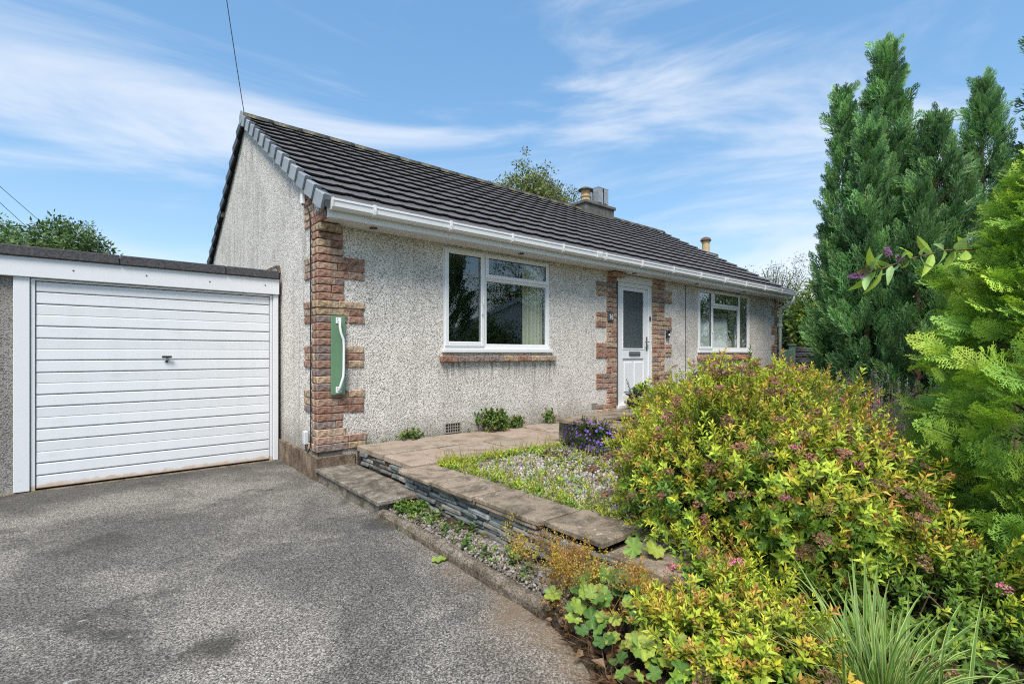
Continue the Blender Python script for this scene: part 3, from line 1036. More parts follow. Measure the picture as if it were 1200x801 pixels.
# table with white crockery in the dining room
tb = thing('dining_table', (9.4, 1.35, .44), 'dark wooden table seen through the window beside the downpipe', 'table')
m = MB(); m.cbox(8.7, 10.2, .85, 1.85, 1.30, 1.34, .006); m.build('table_top', 'dark_wood', tb)
for x in (8.8, 10.1):
    for y in (.95, 1.75):
        m = MB(); m.tube([(x, y, .44), (x, y, 1.30)], [.03, .04], 8); m.build('leg', 'dark_wood', tb)
cr = thing('tea_set', (9.3, 1.15, 1.34), 'white crockery standing on the table inside the far window', 'crockery')
m = MB(); m.lathe([(.05, 0), (.10, .03), (.11, .10), (.07, .17), (.03, .19), (.018, .22), (.0, .23)], (9.25, 1.15, 1.34)); m.build('teapot', 'white_glaze', cr, smooth=True)
m = MB(); m.lathe([(.08, 0), (.17, .018), (.175, .022), (.0, .012)], (9.6, 1.1, 1.34)); m.build('plate', 'white_glaze', cr, smooth=True)

# ---- front door
def front_door():
    x0, x1, z0, z1 = DOOR
    zt = 2.54                       # top of door frame, deep white board above
    m = MB()
    m.cbox(x0, x0 + .085, .01, .09, z0, zt, .006); m.cbox(x1 - .09, x1, .01, .09, z0, zt, .006)
    m.cbox(x0 + .085, x1 - .09, .01, .09, zt - .07, zt, .006)
    fr = m.build('door_frame', 'upvc', house)
    m = MB(); m.cbox(x0 - .0, x1, -.012, .10, zt + .001, 2.664, .006); m.build('header_board', 'upvc', fr)
    m = MB(); m.cbox(x0 + .001, x0 + .012, -.03, .009, z0, zt, .003); m.build('shadow_gap', 'dark_grey', fr)
    lx0, lx1, lz0, lz1 = x0 + .088, x1 - .093, z0 + .05, zt - .073
    gx0, gx1, gz0, gz1 = 5.128, 5.735, 1.40, 2.415
    m = MB(); y0, y1 = .03, .075
    for a, b, c, d in ((lx0, gx0, lz0, lz1), (gx1, lx1, lz0, lz1), (gx0, gx1, gz1, lz1), (gx0, gx1, 1.23, gz0), (gx0, gx1, lz0, lz0 + .16)):
        m.cbox(a, b, y0, y1, c, d, .003)
    leaf_ = m.build('door', 'upvc', house)
    # panelled lower half: recessed field with two raised panels
    m = MB(); m.cbox(gx0, gx1, .048, .07, lz0 + .16, 1.23, .002); m.build('lower_panel', 'upvc', leaf_)
    xm = (gx0 + gx1) / 2
    for a, b in ((gx0 + .05, xm - .03), (xm + .03, gx1 - .05)):
        m = MB(); m.cbox(a, b, .032, .05, lz0 + .21, 1.17, .012); m.build('raised_panel', 'upvc', leaf_)
    m = MB(); m.box(gx0 - .004, gx1 + .004, .05, .058, gz0 - .004, gz1 + .004); m.build('pane', 'obscure_glass', leaf_)
    m = MB(); frame_rect(m, gx0 - .012, gx1 + .012, gz0 - .012, gz1 + .012, .022, .022, .049, .005); m.build('glazing_bead', 'upvc', leaf_)
    lb = MB(); lb.cbox(5.30, 5.62, .016, .03, 1.283, 1.352, .004); lo = lb.build('letterbox', 'dark_grey', leaf_)
    lb = MB(); lb.cbox(5.325, 5.595, .006, .016, 1.297, 1.338, .003); lb.build('flap', 'metal', lo)
    h = MB(); h.cbox(5.80, 5.835, .018, .03, 1.37, 1.62, .006); hd = h.build('handle', 'dark_grey', leaf_)
    h = MB(); h.tube([(5.817, .02, 1.53), (5.817, -.03, 1.53), (5.80, -.035, 1.53), (5.70, -.035, 1.525)], .011, 8); h.build('lever', 'metal', hd)
    s = MB(); s.cbox(x0, x1, -.05, .09, z0 - .03, z0 + .049, .006); s.build('threshold', 'upvc', fr)
    k = MB(); k.cbox(5.875, 5.912, -.005, .012, 1.905, 1.985, .005); k.build('door_catch', 'black', fr)
front_door()

# ---- small things fixed to the walls
nb = thing('house_number', (4.73, -.02, 1.86), 'small dark square number plate on the stones left of the door', 'sign')
m = MB(); m.cbox(4.66, 4.80, -.040, -.022, 1.855, 2.0, .004); m.build('plate', 'dark_grey', nb)
def digits(txt, cx, cz, h, y):
    seg = {'1': [((.5, 0), (.5, 1)), ((.5, 1), (.25, .75))], '6': [((.95, .95), (.3, .75)), ((.3, .75), (.1, .3)), ((.1, .3), (.3, 0)), ((.3, 0), (.8, 0)), ((.8, 0), (.95, .3)), ((.95, .3), (.7, .52)), ((.7, .52), (.15, .42))]}
    mm = MB(); w = h * .55
    for i, t in enumerate(txt):
        ox = cx + (i - len(txt) / 2) * w * 1.15
        for (a, b), (c, d) in seg[t]:
            mm.tube([(ox + a * w, y, cz + b * h), (ox + c * w, y, cz + d * h)], h * .055, 5)
    return mm
digits('16', 4.735, 1.888, .08, -.041).build('numerals', 'white_glaze', nb)
db = thing('doorbell', (6.41, -.02, 1.63), 'black doorbell with pale button on the stones right of the door', 'doorbell')
m = MB(); m.cbox(6.365, 6.465, -.055, -.018, 1.615, 1.755, .012); m.build('housing', 'black', db)
m = MB(); m.lathe([(.022, 0), (.022, .008), (.015, .012)], (0, 0, 0)); o = m.build('button', 'white_glaze', db); o.matrix_basis = Matrix.Translation((6.42, -.055, 1.665)) @ Matrix.Rotation(R(90), 4, 'X')

gr = thing('grab_rail', (.19, -.03, .88), 'white cranked grab rail on a tall green board on the corner stones', 'grab rail')
m = MB(); m.cbox(.115, .262, -.052, -.03, .885, 1.715, .003); m.build('backing_board', 'green_paint', gr)
pts = [(.19, -.052, 1.665), (.19, -.09, 1.665), (.188, -.10, 1.60), (.196, -.105, 1.54), (.222, -.105, 1.47), (.228, -.105, 1.40), (.226, -.105, 1.15), (.222, -.105, 1.08), (.20, -.105, 1.01), (.19, -.10, .97), (.19, -.09, .935), (.19, -.052, .935)]
m = MB(); m.tube(pts, .0135, 10); m.build('rail', 'upvc', gr, smooth=True)
for z in (1.665, .935):
    m = MB(); m.cbox(.160, .220, -.060, -.0525, z - .03, z + .035, .006); pl = m.build('mounting_plate', 'upvc', gr)
    m = MB(); m.tube([(.175, -.063, z + .02), (.175, -.060, z + .02)], .006, 6); m.build('screw', 'metal', pl)

jb = thing('junction_box', (-.03, .29, .34), 'small pale grey electrical box low on the gable corner', 'box')
m = MB(); m.cbox(-.062, -.0165, .255, .33, .345, .485, .006); m.build('housing', 'box_grey', jb)
wb = thing('alarm_box', (-.03, .40, 2.95), 'small white box high on the gable under the verge', 'box')
m = MB(); m.cbox(-.055, -.017, .37, .43, 2.955, 3.07, .005); m.build('housing', 'white_glaze', wb)
cb = MB()
cp = [(-.030, .30, 3.0)]
cp = [(-.04, .40, 2.95), (-.034, .34, 2.93), (-.03, .22, 2.86), (-.032, .165, 2.74), (-.032, .15, 2.6)]
for k in range(12):
    cp.append((-.033, .145 + .006 * math.sin(k * 1.7), 2.5 - k * .185))
cp += [(-.036, .15, .33), (-.042, .19, .275), (-.045, .25, .28), (-.045, .28, .345)]
cb.tube(cp, .007, 6)
tag(cb.build('wall_cable', 'black'), 'black cable clipped down the gable stones to the grey box', 'cable')
# airbricks at the foot of the front wall
for (xa, xb, za, zb) in ((1.535, 1.765, .325, .455), (3.27, 3.42, .41, .47), (4.28, 4.42, .44, .52)):
    m = MB(); frame_rect(m, xa, xb, za, zb, .012, -.012, .0, .002)
    nx_, nz_ = 6, 3
    for i in range(1, nx_):
        x = xa + .012 + (xb - xa - .024) * i / nx_
        m.box(x - .004, x + .004, -.010, -.002, za + .012, zb - .012)
    for i in range(1, nz_):
        z = za + .012 + (zb - za - .024) * i / nz_
        m.box(xa + .012, xb - .012, -.009, -.0015, z - .004, z + .004)
    ab = m.build('airbrick', 'vent', house)
    m = MB(); m.box(xa + .01, xb - .01, -.004, -.001, za + .01, zb - .01); m.build('grille_back', 'black', ab)
m = MB(); m.box(7.062, 7.082, -.004, -.0005, .3, 2.66); m.build('movement_joint', 'dark_grey', house)
m = MB(); m.lathe([(.05, 0), (.05, .05), (.035, .06)], (0, 0, 0), 12); o = m.build('vent_pipe', 'vent', house); o.matrix_basis = Matrix.Translation((0, 5.08, 3.86)) @ Matrix.Rotation(R(-90), 4, 'Y')

# ---- roof
def roof():
    ca, sa = math.cos(SL), math.sin(SL)
    slope_len = math.hypot(RIDGE_Y - EAVE_Y, RIDGE_Z - EAVE_Z)
    x0, x1 = -0.06, HL + 0.07
    # sarking deck, both slopes (rear slope carries a plain tile sheet)
    dk = MB()
    e = .045
    dk.add([(x0 + .03, EAVE_Y + .02, EAVE_Z - e), (x1 - .03, EAVE_Y + .02, EAVE_Z - e), (x1 - .03, RIDGE_Y, RIDGE_Z - e), (x0 + .03, RIDGE_Y, RIDGE_Z - e),
            (x0 + .03, HD - EAVE_Y, EAVE_Z - e), (x1 - .03, HD - EAVE_Y, EAVE_Z - e)], [(0, 1, 2, 3), (3, 2, 5, 4)])
    rf = dk.build('roof', 'verge_dark', house)
    ncourse = 13
    gauge = slope_len / ncourse
    tw = 0.30
    ncol = int(round((x1 - x0 - .12) / tw))
    tw = (x1 - x0 - .12) / ncol
    tl = gauge + .075
    # tile profile across its width: flat pan with small side rolls; tops coloured as sunlit, butts as shaded
    prof = [(0.0, .002), (.02, .010), (.05, .002), (.07, .0), (tw - .07, .0), (tw - .03, .008), (tw - .003, .009)]
    tm = []
    for v in range(4):
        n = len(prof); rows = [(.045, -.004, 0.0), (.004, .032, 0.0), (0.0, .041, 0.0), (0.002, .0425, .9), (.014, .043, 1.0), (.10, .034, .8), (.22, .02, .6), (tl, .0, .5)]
        vs = []; cs = []; fs = []
        jit = random.uniform(-.003, .003)
        for (yy, zz, wv) in rows:
            for (px, pz) in prof:
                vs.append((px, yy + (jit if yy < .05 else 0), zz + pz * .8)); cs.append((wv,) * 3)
        for r_ in range(len(rows) - 1):
            for i in range(n - 1):
                fs.append((r_ * n + i, r_ * n + i + 1, (r_ + 1) * n + i + 1, (r_ + 1) * n + i))
        tm.append((np.array(vs, np.float32), np.array(fs, np.int32), np.array(cs, np.float32)))
    rot = Matrix.Rotation(SL, 4, 'X')
    P = []; RM = []
    for c in range(ncourse):
        for k in range(ncol):
            s = c * gauge
            x = x0 + .06 + k * tw
            P.append((x, EAVE_Y + s * ca, EAVE_Z - .03 + s * sa + random.uniform(-.002, .002)))
            RM.append(np.array((rot @ Matrix.Rotation(R(random.uniform(-.25, .25)), 4, 'Y')).to_3x3()))
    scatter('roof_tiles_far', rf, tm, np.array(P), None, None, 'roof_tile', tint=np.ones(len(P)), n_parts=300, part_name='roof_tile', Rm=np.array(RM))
    # rear slope tiles as one sheet with course steps
    rs = MB()
    for c in range(ncourse):
        s0, s1 = c * gauge, (c + 1) * gauge
        q = lambda s, h: (HD - EAVE_Y - s * ca, EAVE_Z - .03 + s * sa + h)
        (ya, za), (yb, zb) = q(s0, .034), q(s1, .008)
        rs.add([(x0 + .05, ya, za), (x1 - .05, ya, za), (x1 - .05, yb, zb), (x0 + .05, yb, zb), (x0 + .05, ya, za - .03), (x1 - .05, ya, za - .03)], [(0, 3, 2, 1), (4, 0, 1, 5)])
    rs.build('rear_slope', 'roof_tile', rf)
    # ridge tiles: shallow half-round pieces
    nr = 26; L = (x1 - x0) / nr
    rg = MB()
    ang = [R(a) for a in range(-75, 76, 15)]
    vs = []; fs = []
    for xx in (0, L - .008):
        for rr in (.135, .118):
            for a in ang:
                vs.append((xx, math.sin(a) * rr, math.cos(a) * rr))
    n = len(ang)
    for i in range(n - 1):
        fs += [(i, i + 1, 2 * n + i + 1, 2 * n + i), (n + i, 3 * n + i, 3 * n + i + 1, n + i + 1), (i, n + i, n + i + 1, i + 1), (2 * n + i, 2 * n + i + 1, 3 * n + i + 1, 3 * n + i)]
    rg.add(vs, fs); rme = rg.mesh('ridge_tile', 'ridge_tile', True)
    for i in range(nr):
        link('ridge_tile', rme, rf, Matrix.Translation((x0 + i * L, RIDGE_Y, RIDGE_Z - .085 + random.uniform(-.004, .004))))
    # dry verge caps stepping up both gables
    def cap_mesh(mat):
        c = MB(); g = gauge - .014
        # local: y up the slope, x outwards (-x outside), z normal to slope
        P = [(-.0, .052), (-.012, .062), (.055, .062), (.055, .050)]
        vs = []; fs = []
        face = .135
        prof2 = [(.055, .062), (-.010, .070), (-.022, .058), (-.028, -face + .05), (-.006, -face + .046)]
        for (yy, dz, ox) in ((-.002, .004, -.012), (g, -.030, .006)):
            for (px, pz) in prof2:
                vs.append((px + (ox if px < 0 else 0), yy, pz + dz))
        m_ = len(prof2)
        for i in range(m_ - 1):
            fs.append((i, i + 1, m_ + i + 1, m_ + i))
        fs.append(tuple(range(m_))); 
        c.add(vs, fs)
        # lower end plate
        return c.mesh('verge_cap', mat)
    cm = cap_mesh('verge_grey'); cdk = cap_mesh('verge_dark')
    for c in range(ncourse):
        s = c * gauge
        p = Vector((x0 + .015, EAVE_Y + s * ca, EAVE_Z - .035 + s * sa))
        link('verge_cap', cm, rf, Matrix.Translation(p) @ rot)
        p = Vector((x0 + .015, HD - EAVE_Y - s * ca, EAVE_Z - .035 + s * sa))
        link('verge_cap', cdk, rf, Matrix.Translation(p) @ Matrix.Scale(-1, 4, (0, 1, 0)) @ rot)
        p = Vector((x1 - .015, EAVE_Y + s * ca, EAVE_Z - .035 + s * sa))
        link('verge_cap', cm, rf, Matrix.Translation(p) @ Matrix.Scale(-1, 4, (1, 0, 0)) @ rot)
    bb = MB(); bb.extrude([(EAVE_Y + .01, EAVE_Z - .075), (EAVE_Y + .01, EAVE_Z - .0), (RIDGE_Y, RIDGE_Z + .0), (RIDGE_Y, RIDGE_Z - .085)], 0, x0 + .022, x0 + .05); bb.build('verge_board', 'verge_dark', rf)
    # dark end block at the foot of the verge and apex cap
    m = MB(); m.extrude([(EAVE_Y - .012, EAVE_Z - .09), (EAVE_Y - .012, EAVE_Z + .03), (EAVE_Y + .2, EAVE_Z + .14), (EAVE_Y + .2, EAVE_Z + .02)], 0, x0 + .004, x0 + .075)
    m.build('verge_stop', 'verge_dark', rf)
    m = MB(); m.extrude([(RIDGE_Y - .13, RIDGE_Z - .12), (RIDGE_Y + .13, RIDGE_Z - .12), (RIDGE_Y + .10, RIDGE_Z + .02), (RIDGE_Y, RIDGE_Z + .075), (RIDGE_Y - .10, RIDGE_Z + .02)], 0, x0 - .012, x0 + .0)
    m.build('apex_cap', 'verge_grey', rf)
    # lichen strip kept to the ridge tile material. Fascia, soffit, gutter
    fx0, fx1 = 0.0, HL + .03
    m = MB(); m.cbox(fx0, fx1, -.305, -.285, 2.676, 2.83, .003); fa = m.build('fascia', 'upvc', house)
    m = MB(); m.cbox(fx0 + .002, fx1 - .002, -.284, -.001, 2.681, 2.692, .002); so = m.build('soffit', 'upvc', house)
    m = MB(); m.cbox(fx0 - .004, fx0 + .0, -.306, -.255, 2.674, 2.80, .002); m.build('soffit_end', 'upvc', house)
    m = MB(); m.cbox(fx1 + .0, fx1 + .006, -.306, -.0, 2.674, 2.84, .002); m.build('soffit_end', 'upvc', house)
    for x in (.53, 2.65, 5.2, 7.2, 9.2):
        m = MB(); m.lathe([(.045, 0), (.045, .006), (.03, .008), (.02, .003)], (x, -.16, 2.672), 16); m.build('soffit_vent', 'dark_grey', so)
    # square-profile gutter with real hollow
    gp = [(-.306, 2.845), (-.306, 2.755), (-.325, 2.742), (-.375, 2.742), (-.398, 2.765), (-.402, 2.815), (-.41, 2.822), (-.41, 2.842), (-.396, 2.842), (-.394, 2.77), (-.372, 2.752), (-.33, 2.752), (-.316, 2.762), (-.316, 2.845)]
    m = MB()
    m.extrude(gp, 0, .005, HL + .14)
    gt = m.build('gutter', 'upvc', house)
    for x in (.004, HL + .14):
        m = MB(); m.extrude([(-.306, 2.848), (-.306, 2.750), (-.323, 2.737), (-.377, 2.737), (-.404, 2.760), (-.413, 2.82), (-.413, 2.848)], 0, x - .006, x + .006); m.build('stop_end', 'upvc', gt)
    bx = .42
    while bx < HL:
        m = MB()
        m.extrude([(-.404, 2.758), (-.408, 2.846), (-.395, 2.852), (-.392, 2.847), (-.417, 2.85), (-.417, 2.79), (-.411, 2.75), (-.38, 2.733), (-.31, 2.733), (-.31, 2.738), (-.378, 2.739)], 0, bx, bx + .03)
        m.build('gutter_bracket', 'upvc', gt)
        bx += .93
    for ux in (3.95, 7.9):
        m = MB(); m.extrude([(-.306, 2.848), (-.306, 2.750), (-.323, 2.735), (-.377, 2.735), (-.405, 2.760), (-.416, 2.82), (-.416, 2.85)], 0, ux, ux + .11); m.build('gutter_joint', 'upvc', gt)
    dp = MB(); X = HL + .075
    dp.tube([(X, -.36, 2.742), (X, -.36, 2.64), (X - .01, -.33, 2.58), (X - .02, -.10, 2.46), (X - .02, -.07, 2.40), (X - .02, -.065, .3)], .036, 12)
    d_ = dp.build('downpipe', 'upvc', house, smooth=True)
    for z in (2.0, 1.1):
        m = MB(); m.cbox(X - .075, X + .035, -.11, -.005, z, z + .04, .006); m.build('pipe_clip', 'upvc', d_)
    # chimney on the ridge
    m = MB(); m.cbox(7.62, 8.75, RIDGE_Y - .28, RIDGE_Y + .32, 4.7, 5.17, .012); st = m.build('chimney', 'stack', house)
    m = MB(); m.cbox(7.58, 8.79, RIDGE_Y - .32, RIDGE_Y + .36, 5.12, 5.20, .012); m.build('capping', 'stack', st)
    m = MB(); m.lathe([(.13, 0), (.135, .03), (.12, .05), (.118, .16), (.14, .18), (.14, .21), (.115, .22), (.115, .34), (.12, .35)], (7.93, RIDGE_Y, 5.2), 18); pt = m.build('chimney_pot', 'pot_clay', st, smooth=False)
    m = MB(); m.lathe([(.19, 0), (.20, .02), (.16, .05), (.08, .09), (.02, .10)], (7.93, RIDGE_Y, 5.545), 18); m.build('pot_cap', 'stack', pt)
    m = MB(); m.lathe([(.12, 0), (.12, .12), (.14, .14), (.14, .17)], (8.4, RIDGE_Y, 5.2), 16); p2 = m.build('chimney_pot', 'pot_clay', st)
    m = MB()
    cx, cy, z0 = 8.4, RIDGE_Y, 5.27
    for dx, dy in ((-.19, -.19), (.19, -.19), (.19, .19), (-.19, .19)):
        pass
    # square cowl of bent sheet with a vertical slot on each side
    for sgn in (-1, 1):
        for axx in (0, 1):
            for hh in ((-.20, -.03), (.03, .20)):
                if axx == 0:
                    m.box(cx + hh[0], cx + hh[1], cy + sgn * .20 - .006, cy + sgn * .20 + .006, z0, z0 + .38)
                else:
                    m.box(cx + sgn * .20 - .006, cx + sgn * .20 + .006, cy + hh[0] + (.007 if hh[0] == -.20 else 0), cy + hh[1] - (.007 if hh[1] == .20 else 0), z0, z0 + .38)
    m.box(cx - .21, cx + .21, cy - .21, cy + .21, z0 + .381, z0 + .40)
    m.build('chimney_cowl', 'cowl_metal', p2)
roof()

# ------------------------------------------------------------------ garage
GY = 1.361
def garage():
    g = thing('garage', (-1.3, GY, 0), 'flat roofed garage with white fascia attached to the gable', 'garage')
    xl = -3.6
    m = MB(); m.box(xl, -2.366, GY + .01, GY + .2, 0.0, 2.045); m.build('front_wall', 'pebbledash_dark', g)
    m = MB(); m.box(xl, xl + .2, GY + .2, 6.9, 0.0, 2.3); m.build('side_wall', 'pebbledash_dark', g)
    m = MB(); m.box(xl, -.06, 6.7, 6.9, 0.0, 2.3); m.build('rear_wall', 'pebbledash_dark', g)
    m = MB(); m.box(xl + .2, -.04, GY + .2, 6.7, -.0, .015); m.build('garage_floor', 'concrete', g)
    m = MB(); m.cbox(-2.362, -2.250, GY - .03, GY + .10, 0.012, 2.046, .004); m.build('post', 'wood_paint', g)
    m = MB(); m.cbox(-.102, -.044, GY - .03, GY + .10, 0.006, 2.046, .004); m.build('post', 'wood_paint', g)
    m = MB(); m.cbox(xl - .05, -.040, GY - .055, GY + .005, 2.047, 2.236, .004); fa = m.build('fascia', 'wood_paint', g)
    for k in range(6):
        x = -3.1 + k * .58
        m = MB(); m.lathe([(.008, 0), (.008, .003)], (0, 0, 0), 6); o = m.build('screw', 'dark_grey', fa); o.matrix_basis = Matrix.Translation((x, GY - .0555, 2.14 + .01 * (k % 2))) @ Matrix.Rotation(R(90), 4, 'X')
    m = MB(); m.box(xl - .05, -.052, GY + .0, 6.95, 2.237, 2.315); rf = m.build('roof', 'roof_felt', g)
    xs = [xl - .06, -2.78, -1.58, -.62, -.046]
    for a, b in zip(xs, xs[1:]):
        m = MB(); m.cbox(a + .003, b - .003, GY - .085, GY - .001, 2.238 + random.uniform(-.003, .003), 2.335, .008); m.build('felt_edge', 'roof_felt', rf)
    # lead flashing tucked along the gable
    m = MB(); m.extrude([(1.38, 2.33), (1.44, 2.43), (1.9, 2.44), (2.9, 2.41), (6.6, 2.41), (6.6, 2.33)], 0, -.040, -.001); m.build('flashing', 'plinth', rf)
    m = MB(); m.extrude([(1.36, 2.33), (1.45, 2.39), (2.3, 2.36), (2.3, 2.32)], 0, -.052, -.041); m.build('flashing', 'lead', rf)
    # up-and-over door: steel frame and pressed panels
    x0, x1, zt = -2.246, -.106, 2.042
    m = MB(); m.cbox(x0, x0 + .032, GY - .012, GY + .06, .004, zt, .003); m.cbox(x1 - .032, x1, GY - .012, GY + .06, .004, zt, .003); m.cbox(x0 + .032, x1 - .032, GY - .012, GY + .06, zt - .02, zt, .003)
    m.build('door_frame', 'door_paint', g)
    dx0, dx1 = x0 + .036, x1 - .036
    zb, ztp = .018, zt - .024
    m = MB(); m.box(dx0, dx1, GY + .026, GY + .04, zb, ztp); dr = m.build('door', 'door_paint', g)
    k = 2.034 / 245.0
    tops = [(y_ - 328) * k for y_ in [328] + [v for i in range(6) for v in (340.5 + 40.44 * i, 354.8 + 40.44 * i)]] + [(572.6 - 328) * k]
    zs = [ztp - t * (ztp - zb) / tops[-1] for t in tops]
    for i, (zu, zl) in enumerate(zip(zs, zs[1:])):
        # pressed plank: small step at the lower lip, shallow crease in the wide ones
        h = zu - zl
        pr = [(GY + .025, zu - .002), (GY + .004, zu - .006), (GY + .000, zu - .012)]
        if h > .16:
            pr += [(GY + .0005, zu - h * .5 + .008), (GY + .004, zu - h * .5), (GY + .0005, zu - h * .5 - .008)]
        pr += [(GY - .003, zl + .012), (GY - .001, zl + .006), (GY + .010, zl + .003), (GY + .025, zl + .003)]
        m = MB(); m.extrude(pr, 0, dx0 + .004, dx1 - .004); m.build('panel', 'door_paint', dr)
    hz = 1.284
    m = MB(); m.cbox(-1.225, -1.135, GY - .045, GY - .025, hz - .012, hz + .012, .006); m.tube([(-1.18, GY + .0, hz), (-1.18, GY - .035, hz)], .012, 8); m.build('handle', 'black', dr)
    m = MB(); m.tube([(-1.18, GY + .0, 1.235), (-1.18, GY - .012, 1.235)], .013, 10); lk = m.build('lock', 'black', dr)
    # threshold strip
    m = MB(); m.cbox(xl, -.04, GY - .05, GY + .08, -.01, .004, .002); m.build('threshold', 'kerb', g)
garage()

# ------------------------------------------------------------------ step, terrace, slate walls, kerb
st = thing('concrete_step', (.18, -.75, 0), 'weathered concrete step against the drive below the path', 'step')
m = MB(); m.cbox(-.012, .385, -1.46, -.03, -.02, .103, .008); m.build('riser', 'concrete', st)
def slab(name, mat, parent, x0, x1, y0, y1, z0, z1, jit=.004):
    """paving slab with a slightly uneven, worn outline"""
    m = MB()
    nx_, ny_ = max(2, int((x1 - x0) / .12)), max(2, int((y1 - y0) / .12))
    rim = [(x0 + (x1 - x0) * i / nx_, y0) for i in range(nx_)] + [(x1, y0 + (y1 - y0) * i / ny_) for i in range(ny_)] + \
          [(x1 - (x1 - x0) * i / nx_, y1) for i in range(nx_)] + [(x0, y1 - (y1 - y0) * i / ny_) for i in range(ny_)]
    cx, cy = (x0 + x1) / 2, (y0 + y1) / 2
    n = len(rim); vs = []; c = .009
    rim = [(x + random.uniform(-jit, jit), y + random.uniform(-jit, jit)) for x, y in rim]
    tz = random.uniform(-.003, .003)
    for (ins, z) in ((0, z0), (0, z1 - c), (c, z1), (.09, z1 + .001)):
        for x, y in rim:
            dx, dy = cx - x, cy - y
            vs.append((x + max(-ins, min(ins, dx)), y + max(-ins, min(ins, dy)), z + (random.uniform(-.0015, .0015) + tz if z > z0 else 0)))
    fs = []
    for r in range(3):
        for i in range(n):
            fs.append((r * n + i, r * n + (i + 1) % n, (r + 1) * n + (i + 1) % n, (r + 1) * n + i))
    fs.append(tuple(3 * n + i for i in range(n))); fs.append(tuple(range(n))[::-1])
    m.add(vs, fs)
    return m.build(name, mat, parent)
slab('tread', 'concrete', st, -.035, .375, -1.50, -.03, .104, .140)

pth = MB(); pth.box(.415, 4.9, -1.262, -.005, 0.0, .270)
path = tag(pth.build('garden_path', 'soil'), kind='structure')
PZ = .317
rowA = [.385, 1.34, 2.06, 2.72, 3.35, 4.05, 4.75]
rowB = [.385, 1.02, 1.62, 2.02, 2.75, 3.4, 4.1, 4.8]
for xs, ya, yb in ((rowA, -.66, -.012), (rowB, -1.275, -.672)):
    for a, b in zip(xs, xs[1:]):
        slab('paving_slab', 'paving', path, a + .018, b - .018, ya + .016, yb - .016, PZ - .048, PZ + random.uniform(-.008, .006))

STONES = []
def stone_mesh(dx, dy, dz):
    m = MB(); m.cbox(0, dx, 0, dy, 0, dz, min(.010, dz * .25), min(.006, dz * .12))
    return m.mesh('stone', 'slate')
def slate_face(parent, axis, fixed, a0, a1, z0, z1f, out=-1, thick=.10, hmin=.024, hmax=.058, lmin=.08, lmax=.27):
    """dry-laid slates in uneven courses; face lies at x=fixed (axis 1: runs along y) or y=fixed (axis 0)"""
    H = max(z1f(a0 + (a1 - a0) * k / 8) for k in range(9)) - z0
    hs = [random.uniform(hmin, hmax)]
    while sum(hs) < H - hmin * .6:
        hs.append(random.uniform(hmin, hmax))
    hs = [h * H / sum(hs) for h in hs]
    z = z0
    for h in hs:
        a = a0 - random.uniform(0, .1)
        while a < a1:
            b = min(a + random.uniform(lmin, lmax), a1)
            aa = max(a, a0)
            hh = min(h * random.uniform(.86, 1.0), z1f((aa + b) / 2) - z)
            if b - aa > .03 and hh > .008:
                pr = random.uniform(-.018, .018)
                off = pr if out < 0 else pr - thick
                dims = (thick, b - aa - .006, hh) if axis == 1 else (b - aa - .006, thick, hh)
                pos = (fixed + off, aa, z) if axis == 1 else (aa, fixed + off, z)
                link('stone', stone_mesh(*dims), parent, Matrix.Translation(pos) @ Matrix.Rotation(R(random.uniform(-1, 1)), 4, 'X' if axis == 1 else 'Y'))
            a = b
        z += h

# slate riser at the open end of the path
rs = thing('path_riser', (.41, -.6, .14), 'thin dark slates stacked under the end of the path', 'stone wall')
m = MB(); m.box(.425, .5, -1.26, -.03, 0.0, .28); m.build('core', 'soil', rs)
slate_face(rs, 1, .405, -1.27, -.03, .135, lambda a: .268)
# retaining wall with coping
rw = thing('retaining_wall', (.35, -2.7, 0), 'low dry slate retaining wall with stone coping beside the drive', 'stone wall')
m = MB(); m.box(.36, .60, -4.1, -1.29, -.02, .245); m.build('core', 'soil', rw)
slate_face(rw, 1, .315, -4.05, -1.285, -.01, lambda a: .245 if a > -3.5 else .21)
# reddish bedding course under the coping
for a, b in ((-1.82, -1.29), (-2.36, -1.83), (-3.0, -2.38)):
    o = MB().cbox(.292, .60, a, b, .248, .281, .006, .003).build('bedding_stone', 'coping', rw)
cps = [(-1.80, -1.28, .25, .62), (-2.36, -1.81, .262, .635), (-3.035, -2.37, .29, .645), (-3.50, -3.045, .325, .70)]
for a, b, xa, xb in cps:
    slab('coping_slab', 'coping', rw, xa, xb, a + .004, b - .004, .283, .317 + random.uniform(-.004, .004), .006)
slab('coping_slab', 'coping', rw, .33, .72, -4.0, -3.51, .215, .262, .012)
# raised planter
pl = thing('raised_planter', (3.3, -2.2, .28), 'raised stone planter with flat coping between path and shrubs', 'planter')
m = MB(); m.box(2.33, 4.9, -3.4, -1.33, .0, .50); m.build('soil_fill', 'soil', pl)
slate_face(pl, 1, 2.285, -3.4, -1.40, .275, lambda a: .545, hmin=.03, hmax=.07, lmin=.1, lmax=.34)
slate_face(pl, 0, -1.27, 2.42, 4.9, .275, lambda a: .545, out=1, hmin=.03, hmax=.07)
o = MB().cbox(2.262, 2.41, -1.43, -1.255, .36, .545, .01, .006).build('corner_stone', 'concrete', pl)
for (a, b) in ((-2.0, -1.23), (-2.75, -2.01), (-3.42, -2.76)):
    slab('coping_slab', 'coping', pl, 2.215, 2.60, a, b - .006, .548, .585, .006)
for (a, b) in ((2.61, 3.30), (3.305, 4.05), (4.055, 4.85)):
    slab('coping_slab', 'coping', pl, a, b, -1.60, -1.225, .548, .585 + random.uniform(-.003, .003), .006)
